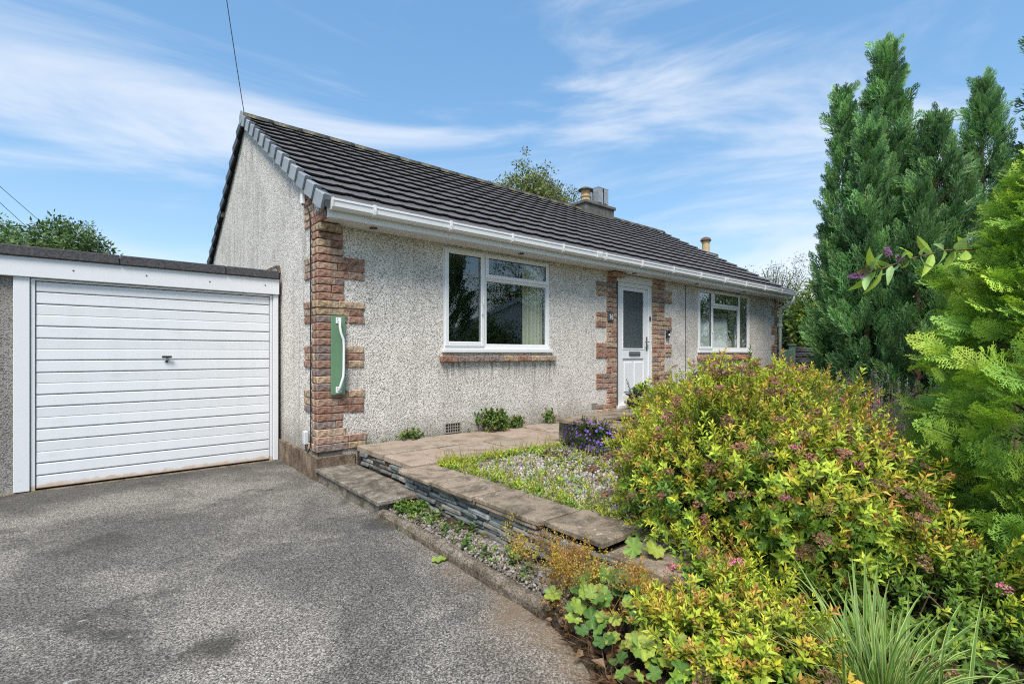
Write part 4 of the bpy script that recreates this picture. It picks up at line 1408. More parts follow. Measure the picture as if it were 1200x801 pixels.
# kerb
def kerb():
    kb = thing('kerb_edging', (.03, -2.5, 0), 'worn concrete edging kerb between drive and slate wall', 'kerb')
    cuts = [(-2.42, -1.50), (-3.42, -2.43)]
    for a, b in cuts:
        m = MB()
        prof = [(-.028, -.03), (-.030, .045), (-.018, .066), (.012, .074), (.042, .066), (.050, .045), (.050, -.03)]
        n = 9; vs = []; fs = []
        for i in range(n + 1):
            y = a + (b - a) * i / n
            xo = -.008 + .012 * math.sin(y * 2.3) + random.uniform(-.004, .004)
            zo = random.uniform(-.007, .005)
            for (px, pz) in prof:
                vs.append((px + xo + random.uniform(-.003, .003), y, pz + (zo if pz > 0 else 0)))
        k = len(prof)
        for i in range(n):
            for j in range(k - 1):
                fs.append((i * k + j, i * k + j + 1, (i + 1) * k + j + 1, (i + 1) * k + j))
        fs.append(tuple(range(k))); fs.append(tuple(n * k + j for j in range(k)))
        m.add(vs, fs); m.build('kerb_stone', 'kerb', kb, smooth=False)
    o = MB().cbox(-.03, .05, -3.60, -3.43, -.03, .05, .02, .015).build('kerb_stone', 'kerb', kb)
kerb()

# ---- templates
def sprig(H, nl, L, w, cb, ct, tipc=None, stem=(.16, .09, .05), seed=0, open_=.9, jit=.25, big=False):
    r = random.Random(seed); t = T()
    t.stick((0, 0, -H * .25), (0, 0, H), .0022, stem)
    for i in range(nl):
        u = (i + .5) / nl
        a = i * 2.4 + r.uniform(-.4, .4)
        el = (open_ * (1 - u * .65)) + r.uniform(-jit, jit)
        d = Vector((math.cos(a) * math.sin(el), math.sin(a) * math.sin(el), math.cos(el)))
        nrm = Vector((-math.cos(a) * math.cos(el), -math.sin(a) * math.cos(el), math.sin(el)))
        k = .75 + .5 * math.sin(u * math.pi) - .25 * u
        j = r.uniform(.75, 1.2)
        c0 = tuple(x * (1 - u) * j + y * u * j for x, y in zip(cb, ct))
        c1 = tuple(x * .92 for x in c0)
        if tipc and u > .62:
            m_ = r.uniform(.2, 1)
            c1 = tuple(x * (1 - m_) + y * m_ for x, y in zip(c0, tipc))
        (t.broad if big else t.leaf)((0, 0, H * (u * .95)), d, nrm, L * k * r.uniform(.8, 1.15), w * k, .18, r.uniform(.0, .28), c0, c1)
    return t.arr()

def corymb(rad, c, c2, n=58, seed=0, stalk=(.22, .12, .08)):
    r = random.Random(seed); t = T()
    t.stick((0, 0, -rad * 1.6), (0, 0, -rad * .3), .002, stalk)
    for i in range(n):
        a = r.uniform(0, 6.28); q = math.sqrt(r.random()) * rad
        p = Vector((q * math.cos(a), q * math.sin(a), (1 - (q / rad) ** 2) * rad * .32 + r.uniform(-.004, .004)))
        if i % 4 == 0:
            t.stick((0, 0, -rad * .4), p, .0011, stalk)
        cc = tuple(x + (y - x) * r.random() for x, y in zip(c, c2))
        s_ = rad * r.uniform(.20, .32)
        for nrm in ((1, 0, .2), (0, 1, .2), (.1, .1, 1)):
            d = Vector((r.uniform(-1, 1), r.uniform(-1, 1), r.uniform(.2, 1)))
            t.diamond(p - d.normalized() * s_ * .5, d, nrm, s_, s_ * .95, cc, cc)
    return t.arr()

def frond(L, cb, ct, seed, nb=9, wd=.0066, step=.017):
    """flat scale-leaf spray of a golden thuja, growing along +Z in the XZ plane"""
    r = random.Random(seed); t = T()
    n = Vector((0, 1, 0))
    t.diamond((0, 0, 0), (0, 0, 1), n, L, wd * 1.1, cb, ct)
    for i in range(nb):
        u = (i + .6) / (nb + .3)
        for sgn in (-1, 1):
            bl = L * .58 * (1 - u) ** .7 * (.5 + .6 * min(1, u * 4)) * r.uniform(.8, 1.15)
            a = R(r.uniform(38, 54)) * sgn
            d = Vector((math.sin(a), r.uniform(-.22, .22), math.cos(a)))
            p = Vector((0, 0, L * u))
            c0 = tuple(x + (y - x) * u * .7 for x, y in zip(cb, ct)); 
            t.diamond(p, d, n, bl, wd, c0, ct)
            ns = max(2, int(bl / step))
            for k in range(ns):
                v = (k + .7) / (ns + .5)
                for s2 in (-1, 1):
                    a2 = a + s2 * R(r.uniform(34, 48))
                    d2 = Vector((math.sin(a2), d.y + r.uniform(-.3, .3), math.cos(a2)))
                    l2 = (bl * .42 * (1 - v) + .008) * r.uniform(.8, 1.2)
                    t.diamond(p + d.normalized() * bl * v, d2, n, l2, wd * .85, c0, ct)
    return t.arr()

def plume(L, cb, ct, seed, nb=25, w=.021):
    """upright feathery cypress plume"""
    r = random.Random(seed); t = T()
    t.diamond((0, 0, 0), (0, 0, 1), (1, 0, 0), L, w, cb, ct); t.diamond((0, 0, 0), (0, 0, 1), (0, 1, 0), L, w, cb, ct)
    for i in range(nb):
        u = (i + .5) / nb
        a = i * 2.4 + r.uniform(-.5, .5); el = R(r.uniform(26, 44)) * (1 - .35 * u)
        d = Vector((math.cos(a) * math.sin(el), math.sin(a) * math.sin(el), math.cos(el)))
        bl = L * .46 * (1 - u) ** .6 * r.uniform(.75, 1.2) + .03
        p = Vector((0, 0, L * u * .95))
        nrm = Vector((-math.sin(a), math.cos(a), .3))
        c1 = tuple(x + (y - x) * r.uniform(.55, 1.1) for x, y in zip(cb, ct))
        t.diamond(p, d, nrm, bl, w * .9, cb, c1)
        for k, s2 in ((.35, -1), (.5, 1), (.7, -1)):
            d2 = (d + nrm.cross(d).normalized() * s2 * .55 + Vector((0, 0, .15))).normalized()
            t.diamond(p + d * bl * k, d2, nrm, bl * .42, w * .75, c1, ct)
    return t.arr()

def cluster(rad, n, L, w, c0, c1, seed):
    r = random.Random(seed); t = T()
    for i in range(n):
        d = Vector((r.gauss(0, 1), r.gauss(0, 1), r.gauss(.15, .8))).normalized()
        p = d * rad * r.uniform(.2, 1)
        nn = Vector((r.gauss(0, .6), r.gauss(0, .6), 1))
        u = r.random(); c = tuple(a + (b - a) * u for a, b in zip(c0, c1))
        t.diamond(p, d + Vector((0, 0, -.25)), nn, L * r.uniform(.7, 1.2), w, c, c)
    t.stick((0, 0, -rad), (0, 0, rad * .6), .006, (.10, .07, .05))
    return t.arr()

# ------------------------------------------------------------------ shrubs
SP = [sprig(.12, 12, .044, .018, (.27, .40, .05), (.80, .74, .07), None, seed=1, open_=1.15),
      sprig(.11, 11, .046, .019, (.24, .38, .05), (.62, .70, .07), None, seed=2, open_=1.25),
      sprig(.12, 12, .043, .017, (.36, .42, .05), (.88, .68, .08), (.85, .34, .14), seed=3, open_=1.1),
      sprig(.13, 12, .044, .021, (.12, .24, .04), (.34, .52, .07), None, seed=4, open_=1.25),
      sprig(.11, 11, .042, .021, (.09, .19, .04), (.22, .38, .07), None, seed=5, open_=1.3),
      sprig(.12, 12, .044, .017, (.26, .36, .05), (.70, .44, .09), (.60, .13, .11), seed=6, open_=1.1),
      sprig(.11, 10, .046, .022, (.20, .34, .05), (.52, .64, .08), None, seed=7, open_=1.35)]
HEADS = [corymb(.034, (.30, .165, .105), (.46, .29, .19), seed=1), corymb(.030, (.24, .125, .08), (.38, .22, .145), seed=2),
         corymb(.032, (.38, .17, .13), (.50, .27, .20), seed=3), corymb(.024, (.66, .16, .30), (.78, .36, .48), seed=4, n=34),
         corymb(.028, (.58, .24, .22), (.62, .36, .28), seed=5)]

def shrub(name, c, rad, n, label, seed, n_parts, heads, gold=.5, zbase=.0, n_branch=60, lumpy=.16, cat='shrub', zlow=-.42, sz=1.0):
    c = np.array(c, float); rad = np.array(rad, float)
    th = thing(name, (c[0], c[1], zbase), label, cat)
    # shoots gather in clumps on an uneven surface, with looser filling inside
    K = max(24, n // 30)
    Dk = rdir(K, zlow, 1); rk = lumps(Dk, seed, lumpy) * rng.uniform(.72, 1.13, K)
    who = rng.integers(0, K, n)
    spread = .075 * (rad.mean() / .7) ** .5
    P = c + Dk[who] * rad * rk[who][:, None] + rng.normal(0, spread, (n, 3)) * np.array([1, 1, .85])
    fill = rng.random(n) < .22
    Df = rdir(n, -.45, 1); P[fill] = (c + Df * rad * (rng.uniform(.3, .85, n))[:, None])[fill]
    P[:, 2] = np.maximum(P[:, 2], zbase + .04 + rng.uniform(0, .1, n))
    Dn = (P - c) / rad; rr = np.linalg.norm(Dn, axis=1); Dn = Dn / rad; Dn /= np.linalg.norm(Dn, axis=1, keepdims=True)
    dirs = Dn * .8 + np.array([0, 0, .55]) + rng.normal(0, .35, (n, 3))
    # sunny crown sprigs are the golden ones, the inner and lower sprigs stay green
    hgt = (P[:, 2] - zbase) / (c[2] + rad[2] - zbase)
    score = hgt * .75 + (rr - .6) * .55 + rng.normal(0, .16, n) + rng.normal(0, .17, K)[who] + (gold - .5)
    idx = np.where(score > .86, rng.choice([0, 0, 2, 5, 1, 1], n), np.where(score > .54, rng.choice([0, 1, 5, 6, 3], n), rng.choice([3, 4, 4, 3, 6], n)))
    S = rng.uniform(.85, 1.45, n) * sz
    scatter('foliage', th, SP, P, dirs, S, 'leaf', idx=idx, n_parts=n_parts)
    if heads:
        D = rdir(heads, -.15, 1); r2 = lumps(D, seed, lumpy) * rng.uniform(1.14, 1.28, heads)
        Ph = c + D * (rad * lumps(D, seed, lumpy)[:, None] * rng.uniform(1.0, 1.12, (heads, 1)) + .15 * sz + .02)
        dirs = D * .6 + np.array([0, 0, .9]) + rng.normal(0, .2, (heads, 3))
        ih = rng.choice(len(HEADS), heads, p=[.30, .27, .22, .11, .10])
        scatter('flower_heads_far', th, HEADS, Ph, dirs, rng.uniform(.9, 1.5, heads), 'leaf', idx=ih, n_parts=min(heads, 160), part_name='flower_head')
    br = MB()
    for k in range(n_branch):
        d = rdir(1, .05, .95)[0]; e = c + d * rad * rng.uniform(.7, .98)
        b = np.array([c[0] + rng.normal(0, .08), c[1] + rng.normal(0, .08), zbase])
        mid = b * .45 + e * .55 + np.array([rng.normal(0, .05), rng.normal(0, .05), -.10 * rad[2]])
        br.tube([b, (b + mid) / 2 + np.array([0, 0, .02]), mid, e], [.006, .005, .0035, .0015], 5, cap=False)
    br.build('branches', 'twig', th, fix=False)
    return th

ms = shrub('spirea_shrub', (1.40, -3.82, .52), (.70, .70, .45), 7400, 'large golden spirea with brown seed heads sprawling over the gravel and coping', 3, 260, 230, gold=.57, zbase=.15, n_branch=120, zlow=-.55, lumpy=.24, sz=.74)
TALL = [sprig(.30, 26, .05, .017, (.05, .10, .03), (.12, .20, .045), None, seed=71, open_=1.0)]
OR = [sprig(.22, 18, .042, .016, (.30, .38, .05), (.82, .62, .08), (.80, .32, .13), seed=72, open_=.95), sprig(.22, 17, .042, .016, (.26, .38, .05), (.70, .72, .08), None, seed=73, open_=1.0)]
n = 46; Dt = rdir(n, .35, 1)
scatter('upright_shoot_far', ms, OR, np.array([1.40, -3.82, .52]) + Dt * np.array([.72, .72, .46]), Dt * .35 + np.array([0, 0, 1]), rng.uniform(.7, 1.25, n), 'leaf', n_parts=n, part_name='upright_shoot')
scatter('tall_shoot_far', ms, TALL, np.array([at(878, 452, 3.3), at(862, 470, 3.2), at(742, 470, 4.2)]), np.array([[.05, 0, 1], [-.1, .1, 1], [-.3, .1, .9]]), np.array([.95, .6, .7]), 'leaf', n_parts=3, part_name='tall_shoot')
shrub('spirea_shrub', (3.55, -2.85, .68), (1.12, .85, .42), 2400, 'golden yellow spirea growing in the raised planter', 8, 120, 90, gold=.80, zbase=.45, n_branch=50, sz=.85)
shrub('spirea_shrub', (.30, -4.22, .10), (.32, .30, .19), 850, 'low yellow green spirea spreading over the drive edge', 12, 120, 6, gold=.80, zbase=.04, n_branch=30, sz=.7)
shrub('spirea_shrub', (1.12, -4.66, .16), (.46, .40, .28), 800, 'dark green spirea regrowth behind the striped sedge', 14, 60, 5, gold=.36, zbase=.05, n_branch=14, sz=.75)

shrub('spirea_shrub', (.74, -4.02, .14), (.34, .28, .20), 520, 'mid green spirea suckers filling the ground under the large spirea', 16, 60, 3, gold=.42, zbase=.08, n_branch=30, sz=.75)
# green leafy shrub next to the door, in the planter
GL = [sprig(.16, 11, .075, .034, (.05, .11, .025), (.12, .22, .04), None, seed=21, open_=1.2, big=True), sprig(.14, 10, .07, .032, (.06, .12, .025), (.17, .27, .05), None, seed=22, open_=1.3, big=True)]
def leafy(name, c, rad, n, tm, label, seed, zbase, n_parts=60, cat='shrub', mat='leaf', group=None, lump=.15, zmin=-.5, twigs=20):
    c = np.array(c, float); rad = np.array(rad, float)
    th = thing(name, (c[0], c[1], zbase), label, cat, group)
    D = rdir(n, zmin, 1); rr = lumps(D, seed, lump) * rng.uniform(0, 1, n) ** .33
    P = c + D * rad * rr[:, None]; P[:, 2] = np.maximum(P[:, 2], zbase + .02)
    dirs = D * .8 + np.array([0, 0, .5]) + rng.normal(0, .3, (n, 3))
    scatter('foliage', th, tm, P, dirs, rng.uniform(.75, 1.25, n), mat, n_parts=n_parts)
    if twigs:
        br = MB()
        for k in range(twigs):
            e = c + rdir(1, -.1, .95)[0] * rad * .85
            b = np.array([c[0] + rng.normal(0, .04), c[1] + rng.normal(0, .04), zbase])
            br.tube([b, b * .5 + e * .5 + np.array([0, 0, .03]), e], [.006, .004, .002], 5, cap=False)
        br.build('branches', 'twig', th, fix=False)
    return th
leafy('leafy_shrub', (3.98, -1.95, .64), (.45, .36, .20), 240, GL, 'broad leaved green shrub at the planter edge near the door', 31, .5, 80)

# purple bellflower tumbling over the planter's side
BL = [sprig(.07, 12, .018, .011, (.03, .075, .02), (.07, .15, .035), None, seed=24, open_=1.3)]
bf = leafy('bellflower', (2.25, -1.78, .42), (.15, .38, .19), 420, BL, 'purple bellflower tumbling over the side of the raised planter', 33, .27, 40, cat='flower', twigs=0)
def bell(seed):
    r = random.Random(seed); t = T()
    for k in range(5):
        a = k * 1.2566; d = Vector((math.cos(a), math.sin(a), .45))
        t.diamond((0, 0, 0), d, (0, 0, 1), .018, .013, (.22, .09, .50), (.30, .13, .66))
    return t.arr()
n = 150
D = rdir(n, -.5, 1); D[:, 0] = -np.abs(D[:, 0])
Pf = np.array([2.25, -1.78, .42]) + D * np.array([.17, .40, .20])
scatter('blossom_far', bf, [bell(1), bell(2)], Pf, D + np.array([0, 0, .3]), rng.uniform(.7, 1.2, n), 'leaf', n_parts=110, part_name='blossom')

# small plant with red flowers at the foot of the wall, and other weeds along it
RS = [sprig(.07, 9, .042, .026, (.06, .13, .03), (.16, .28, .05), None, seed=26, open_=1.5, jit=.5, big=True), sprig(.06, 8, .038, .024, (.08, .15, .035), (.24, .32, .07), (.40, .12, .06), seed=27, open_=1.4, jit=.5, big=True)]
rp = leafy('wall_plant', (2.20, -.12, .40), (.24, .11, .17), 110, RS, 'small dark leaved plant with red flowers at the wall foot', 35, .315, 60, cat='plant', twigs=8)
rb = [corymb(.022, (.45, .02, .04), (.6, .05, .07), n=26, seed=9)]
scatter('red_flower_far', rp, rb, np.array([[2.30, -.2, .52], [2.36, -.18, .50], [2.12, -.2, .46]]), np.array([[0, -.4, 1], [.2, -.3, 1], [-.2, -.5, .8]]), np.array([1., .8, .7]), 'leaf', n_parts=3, part_name='red_flower')
leafy('wall_plant', (2.60, -.08, .36), (.12, .07, .07), 34, RS, 'little green weed between the red flowered plant and the planter', 36, .315, 20, cat='plant', twigs=0)
leafy('wall_plant', (1.02, -.07, .35), (.15, .06, .05), 26, RS, 'tiny green weed at the wall foot left of the airbrick', 37, .315, 16, cat='plant', twigs=0)
leafy('wall_plant', (3.24, -.10, .38), (.10, .06, .09), 24, RS, 'little upright weed at the wall foot by the far airbrick', 38, .315, 16, cat='plant', twigs=0)

# ------------------------------------------------------------------ gravel and weeds
def pebble(seed):
    r = random.Random(seed)
    vs = []
    for z in (-1, 1):
        for x, y in ((-1, -1), (1, -1), (1, 1), (-1, 1)):
            v = Vector((x, y, z)).normalized(); vs.append((v.x * r.uniform(.8, 1.2), v.y * r.uniform(.7, 1.1), v.z * r.uniform(.5, .75)))
    F = [(3, 2, 1, 0), (4, 5, 6, 7), (0, 1, 5, 4), (1, 2, 6, 5), (2, 3, 7, 6), (3, 0, 4, 7)]
    return vs, F
def gravel(name, n, sampler, parent_z, smin, smax, palette):
    tm = []
    for s_ in range(10):
        vs, F = pebble(s_)
        c = palette[s_ % len(palette)]
        tm.append((np.array(vs, np.float32), np.array(F, np.int32), np.tile(np.array(c, np.float32), (8, 1))))
    P = np.array([sampler() for _ in range(n)])
    D = rdir(n, .5, 1)
    o = scatter(name, None, tm, P, D, rng.uniform(smin, smax, n), 'gravel', tint=rng.uniform(.6, 1.25, n))
    return o
PAL = [(.46, .43, .38), (.36, .30, .23), (.55, .53, .50), (.28, .25, .22), (.42, .34, .27), (.50, .48, .46), (.22, .20, .185), (.62, .60, .57), (.33, .25, .19), (.40, .39, .37)]
gravel('gravel', 7200, lambda: (random.uniform(.62, 2.28), random.uniform(-3.5, -1.28), .272 + random.uniform(-.004, .012)), 0, .010, .021, PAL)
def bed_pt():
    y = random.uniform(-3.5, -1.5)
    return (random.uniform(.05, .33), y, .055 + random.uniform(-.006, .010))
gravel('border_gravel', 1700, bed_pt, 0, .007, .017, [(.20, .17, .14), (.13, .11, .09), (.30, .27, .24), (.17, .13, .10), (.38, .35, .32)])

WEED = [sprig(.05, 9, .026, .009, (.22, .33, .05), (.56, .62, .07), None, seed=41, open_=1.2, stem=(.2, .22, .05)), sprig(.07, 11, .02, .007, (.26, .35, .05), (.66, .66, .08), None, seed=42, open_=1.0, stem=(.25, .25, .06)),
        sprig(.04, 8, .03, .012, (.14, .27, .05), (.34, .50, .08), None, seed=43, open_=1.4, stem=(.2, .22, .05)), sprig(.11, 8, .016, .006, (.34, .40, .06), (.75, .68, .10), None, seed=44, open_=.9, stem=(.28, .28, .08))]
def weeds(name, pts, smin, smax, tm=WEED):
    P = np.array(pts); n = len(P)
    D = np.tile(np.array([0, 0, 1.]), (n, 1)) + rng.normal(0, .3, (n, 3))
    return scatter(name, None, tm, P, D, rng.uniform(smin, smax, n), 'leaf')
wp = []
for _ in range(520):
    wp.append((random.uniform(.64, 2.2), random.uniform(-3.4, -1.3), .275))
for _ in range(260):
    t = random.random()
    wp.append((.66 + abs(random.gauss(0, .10)), -1.32 - t * 2.0, .275))
for _ in range(240):
    wp.append((.62 + random.random() ** 1.3 * 1.55, -1.30 - abs(random.gauss(0, .06)), .275))
for _ in range(90):
    wp.append((.62 + abs(random.gauss(0, .14)), -1.36 - abs(random.gauss(0, .10)), .275))
weeds('gravel_weeds', wp, .8, 1.7)
wp = []
for _ in range(60):
    wp.append((.08 + random.random() * .22, -1.52 - abs(random.gauss(0, .16)), .055))
for _ in range(70):
    wp.append((random.uniform(.08, .31), random.uniform(-3.3, -1.6), .055))
weeds('border_weeds', wp, .5, 1.15, [WEED[2], WEED[0], RS[0]])
wp = [(-.01 + random.gauss(0, .012), random.uniform(-2.0, -1.4), .005) for _ in range(14)]
weeds('kerb_weeds', wp, .3, .6, [WEED[2]])
wp = [(random.uniform(.45, 4.2), -.02 - abs(random.gauss(0, .015)), .316) for _ in range(60)]
weeds('wall_foot_weeds', wp, .25, .6, [RS[0], WEED[2]])

# ------------------------------------------------------------------ lady's mantle and other near plants
def round_leaf(seed, c, cr):
    """lobed, scalloped, slightly cupped round leaf lying in XY, stalk at the origin"""
    r = random.Random(seed)
    n = 44; rings = [0.0, .45, .8, 1.0]; tilt = r.uniform(-.25, .25)
    vs = []; cs = []; F = []
    for q in rings:
        for i in range(n):
            a = 2 * math.pi * i / n - math.pi / 2
            lobe = 1 - .24 * (1 - abs(math.cos(3.5 * (a + math.pi / 2))) ** .55) - .06 * (i % 2) + r.uniform(-.03, .03)
            notch = 1 - .75 * math.exp(-((a + math.pi / 2 if a < math.pi / 2 else a - 1.5 * math.pi) / .22) ** 2)
            rad = q * lobe * (notch if q > .2 else 1)
            z = .16 * q * q + .09 * math.cos(7 * a) * q * q + r.uniform(-.03, .03) * q + tilt * math.sin(a + seed) * q * q
            vs.append((rad * math.cos(a), rad * math.sin(a), z))
            vein = .90 + .16 * abs(math.cos(3.5 * (a + math.pi / 2))) ** 6 + r.uniform(-.06, .06)
            k = vein * (1.12 if q < .3 else 1) 
            cc = [x * k for x in c]
            if q == 1.0 and cr and r.random() < .5:
                cc = [x * .45 + y * .55 for x, y in zip(cc, cr)]
            cs.append(cc)
    for b in range(3):
        for i in range(n):
            j = (i + 1) % n
            F.append((b * n + i, b * n + j, (b + 1) * n + j, (b + 1) * n + i))
    return (np.array(vs, np.float32), np.array(F, np.int32), np.array(cs, np.float32))
RL = [round_leaf(1, (.20, .32, .06), None), round_leaf(2, (.27, .38, .07), (.42, .30, .06)), round_leaf(3, (.15, .27, .055), None), round_leaf(4, (.34, .42, .07), (.45, .25, .08)), round_leaf(5, (.10, .20, .05), None)]
def mantle(label, pts, base, seed):
    th = thing('ladys_mantle', base, label, 'plant')
    P = np.array([p[:3] for p in pts]); S = np.array([p[3] for p in pts]); n = len(P)
    tocam = np.array([CAM.x, CAM.y, CAM.z]) - P; tocam /= np.linalg.norm(tocam, axis=1, keepdims=True)
    D = tocam * .35 + np.array([0, 0, .75]) + rng.normal(0, .30, (n, 3))
    scatter('leaf_far', th, RL, P, D, S, 'leaf', n_parts=n, part_name='leaf')
    st_ = MB()
    for p in P[::1]:
        b = Vector((base[0] + (p[0] - base[0]) * .45, base[1] + (p[1] - base[1]) * .45, max(.01, base[2])))
        q = Vector(p)
        st_.tube([b, (b + q) / 2 + Vector((0, 0, -.02)), q], [.0028, .0026, .002], 5, cap=False)
    st_.build('stalks', 'twig', th, fix=False)
    return th
def mantle_pts(cx, cy, sx, sy, z0, z1, n, s0, s1, seed):
    r = random.Random(seed); out = []
    while len(out) < n:
        x, y = r.gauss(0, .5), r.gauss(0, .5)
        if x * x + y * y > 1:
            continue
        q = 1 - math.sqrt(x * x + y * y) * .6
        out.append((cx + x * sx, cy + y * sy, z0 + (z1 - z0) * q * r.uniform(.55, 1), r.uniform(s0, s1)))
    return out
mantle('lady\'s mantle with large lobed pale green leaves spilling over the drive edge', mantle_pts(.12, -3.80, .34, .42, .04, .30, 100, .026, .052, 5), (.15, -3.8, .03), 1)
mantle('lady\'s mantle clump with rounded leaves beside the low spirea', mantle_pts(.02, -4.12, .26, .26, .03, .24, 46, .026, .050, 6), (.05, -4.12, .02), 2)
mantle('pair of deep green lobed leaves against the end of the coping', [(.42, -3.62, .30, .060), (.47, -3.72, .31, .055), (.52, -3.66, .26, .05)], (.45, -3.66, .1), 3)
mantle('single round green leaf beside the sedge under the golden conifer', [(.86, -4.86, .20, .055), (.93, -4.80, .16, .045)], (.9, -4.84, .1), 4)
mantle('young bright green lobed leaves in the gravel strip below the slate wall', [(.22, -2.86, .10, .028), (.26, -2.93, .12, .03), (.19, -2.95, .10, .026), (.28, -3.02, .11, .03), (.2, -3.06, .09, .026), (.25, -2.78, .09, .022)], (.23, -2.92, .05), 5)
# frothy yellow-orange flower sprays of the lady's mantle
FR = []
for s_, (ca, cb_) in enumerate((((.50, .40, .06), (.62, .46, .07)), ((.52, .26, .06), (.60, .34, .08)), ((.34, .16, .06), (.42, .22, .08)))):
    r = random.Random(s_ + 60); t = T()
    t.stick((0, 0, -.10), (0, 0, .10), .0014, (.30, .22, .07))
    for k in range(46):
        h = r.uniform(0, .12); a = r.uniform(0, 6.28); q = r.uniform(.005, .05) * (1.1 - h * 4)
        p = Vector((q * math.cos(a), q * math.sin(a), h))
        if k % 4 == 0:
            t.stick((0, 0, h * .7), p, .0008, (.32, .22, .08))
        u = r.random(); c = tuple(x + (y - x) * u for x, y in zip(ca, cb_))
        for nn in ((1, 0, .3), (0, 1, .3)):
            t.diamond(p, (r.uniform(-1, 1), r.uniform(-1, 1), 1), nn, .009, .007, c, c)
    FR.append(t.arr())
fr_t = thing('mantle_flowers', (.24, -3.45, .05), 'frothy yellow and orange flower sprays against the slate wall', 'flower')
n = 150
P = np.stack([rng.normal(.20, .085, n), rng.normal(-3.52, .26, n), rng.uniform(.10, .25, n)], 1)
scatter('spray_far', fr_t, FR, P, np.array([0, 0, 1.]) + rng.normal(0, .35, (n, 3)), rng.uniform(.7, 1.15, n), 'leaf', n_parts=100, part_name='flower_spray', idx=rng.choice(3, n, p=[.45, .3, .25]))
# dry brown stalks and fallen leaves at the drive edge
DRY = []
for s_ in range(4):
    t = T(); r = random.Random(s_ + 80)
    c = [(.20, .105, .05), (.13, .075, .04), (.30, .16, .07), (.24, .15, .085)][s_]
    t.leaf((0, 0, 0), (1, 0, .1), (0, 0, 1), .055, .034, r.uniform(.1, .5), r.uniform(-.4, .5), c, tuple(x * .8 for x in c))
    DRY.append(t.arr())
pts = []
for _ in range(420):
    y = random.uniform(-4.9, -3.35)
    pts.append((drive_x(y) + abs(random.gauss(0, .16)) - .03, y, .02 + random.random() * .03 + (.03 if random.random() < .4 else 0)))
P = np.array(pts); n = len(P)
scatter('leaf_litter', None, DRY, P, np.array([0, 0, 1.]) + rng.normal(0, .5, (n, 3)), rng.uniform(.45, 1.1, n), 'leaf')
t = T(); t.stick((0, 0, 0), (.02, 0, .14), .0016, (.22, .13, .07)); STK = [t.arr()]
pts = []
for _ in range(320):
    y = random.uniform(-4.5, -3.35)
    pts.append((drive_x(y) + abs(random.gauss(.06, .07)), y, .015))
P = np.array(pts); n = len(P)
scatter('dry_stalks', None, STK, P, np.stack([rng.normal(-.5, .8, n), rng.normal(-.2, .8, n), rng.uniform(.1, .8, n)], 1), rng.uniform(.5, 1.2, n), 'leaf')
# single fallen leaves on the drive
for (px, py, s_, lab) in ((515, 657, .055, 'pale green fallen leaf lying alone on the drive by the kerb'), (681, 738, .03, 'small tan fallen leaf at the broken end of the kerb')):
    q = onz(px, py, 0.0)
    V, F, C = RL[1] if py < 700 else RL[3]
    o = link('fallen_leaf', quad_mesh('fallen_leaf', V, F, C * (1.25 if py < 700 else .9), 'leaf'), None, Matrix.Translation((q.x, q.y, .006)) @ Matrix.Rotation(R(12), 4, 'Y') @ Matrix.Scale(s_, 4))
    tag(o, lab, 'leaf')

# variegated sedge
def sedge():
    c = gaz(1035, 1.66); c.z = .07
    th = thing('striped_sedge', c, 'arching green sedge with cream striped blades under the big spirea', 'grass')
    g = (.13, .26, .045); cr = (.44, .49, .18)
    meshes = []
    for v in range(10):
        r = random.Random(v); t = T()
        L = r.uniform(.34, .58); w = r.uniform(.0042, .0072); ben = r.uniform(.4, 1.7)
        ns = 8; prev = None
        x = z = 0.0; ang = r.uniform(.05, .3)
        for i in range(ns + 1):
            u = i / ns; ww = w * (1 - u ** 3) * (.7 + .3 * min(1, u * 4)) + .0004
            row = [Vector((x, -ww, z + ww * .5)), Vector((x, -ww * .66, z)), Vector((x, ww * .66, z)), Vector((x, ww, z + ww * .5))]
            cols = [cr, g, g, cr]
            if prev:
                t.quad([prev[0], prev[1], row[1], row[0]], [cr, cr, cr, cr])
                t.quad([prev[1], prev[2], row[2], row[1]], [g, g, g, g])
                t.quad([prev[2], prev[3], row[3], row[2]], [cr, cr, cr, cr])
            prev = row
            x += math.sin(ang) * L / ns; z += math.cos(ang) * L / ns; ang += ben / ns * (.5 + u * 1.4)
        meshes.append(quad_mesh('blade', *t.arr(), 'leaf'))
    for k in range(290):
        a = random.uniform(0, 2 * math.pi)
        rr = abs(random.gauss(0, .11))
        mw = Matrix.Translation((c.x + rr * math.cos(a), c.y + rr * math.sin(a), c.z)) @ Matrix.Rotation(a + random.gauss(0, .5), 4, 'Z') @ Matrix.Rotation(random.gauss(.28, .28), 4, 'Y') @ Matrix.Scale(random.uniform(.55, 1.0), 4)
        link('blade', random.choice(meshes), th, mw)
sedge()

# pale dried stalks behind the shrubs
LV = []
for s_ in range(4):
    r = random.Random(s_ + 90); t = T()
    H = r.uniform(.5, .8)
    t.stick((0, 0, 0), (r.uniform(-.05, .05), 0, H), .004, (.30, .24, .17))
    c = [(.34, .25, .20), (.28, .22, .24), (.40, .30, .20), (.30, .33, .28)][s_]
    for k in range(46):
        u = r.random(); a = r.uniform(0, 6.28)
        lo = u < .55
        t.diamond((0, 0, H * (u * .95)), (math.cos(a), math.sin(a), .8 if not lo else .4), (0, 0, 1), .05 if lo else .03, .012, (.16, .22, .15) if lo else c, (.24, .30, .20) if lo else c)
    LV.append(t.arr())
lv = thing('dried_perennials', at(1015, 470, 6.2) * 1.0 - Vector((0, 0, .55)), 'pale dried perennial stalks standing before the tall cypress', 'plant')
n = 260
ctr = gaz(1012, 6.0)
P = np.stack([rng.normal(ctr.x, .55, n), rng.normal(ctr.y, .5, n), np.full(n, .28)], 1)
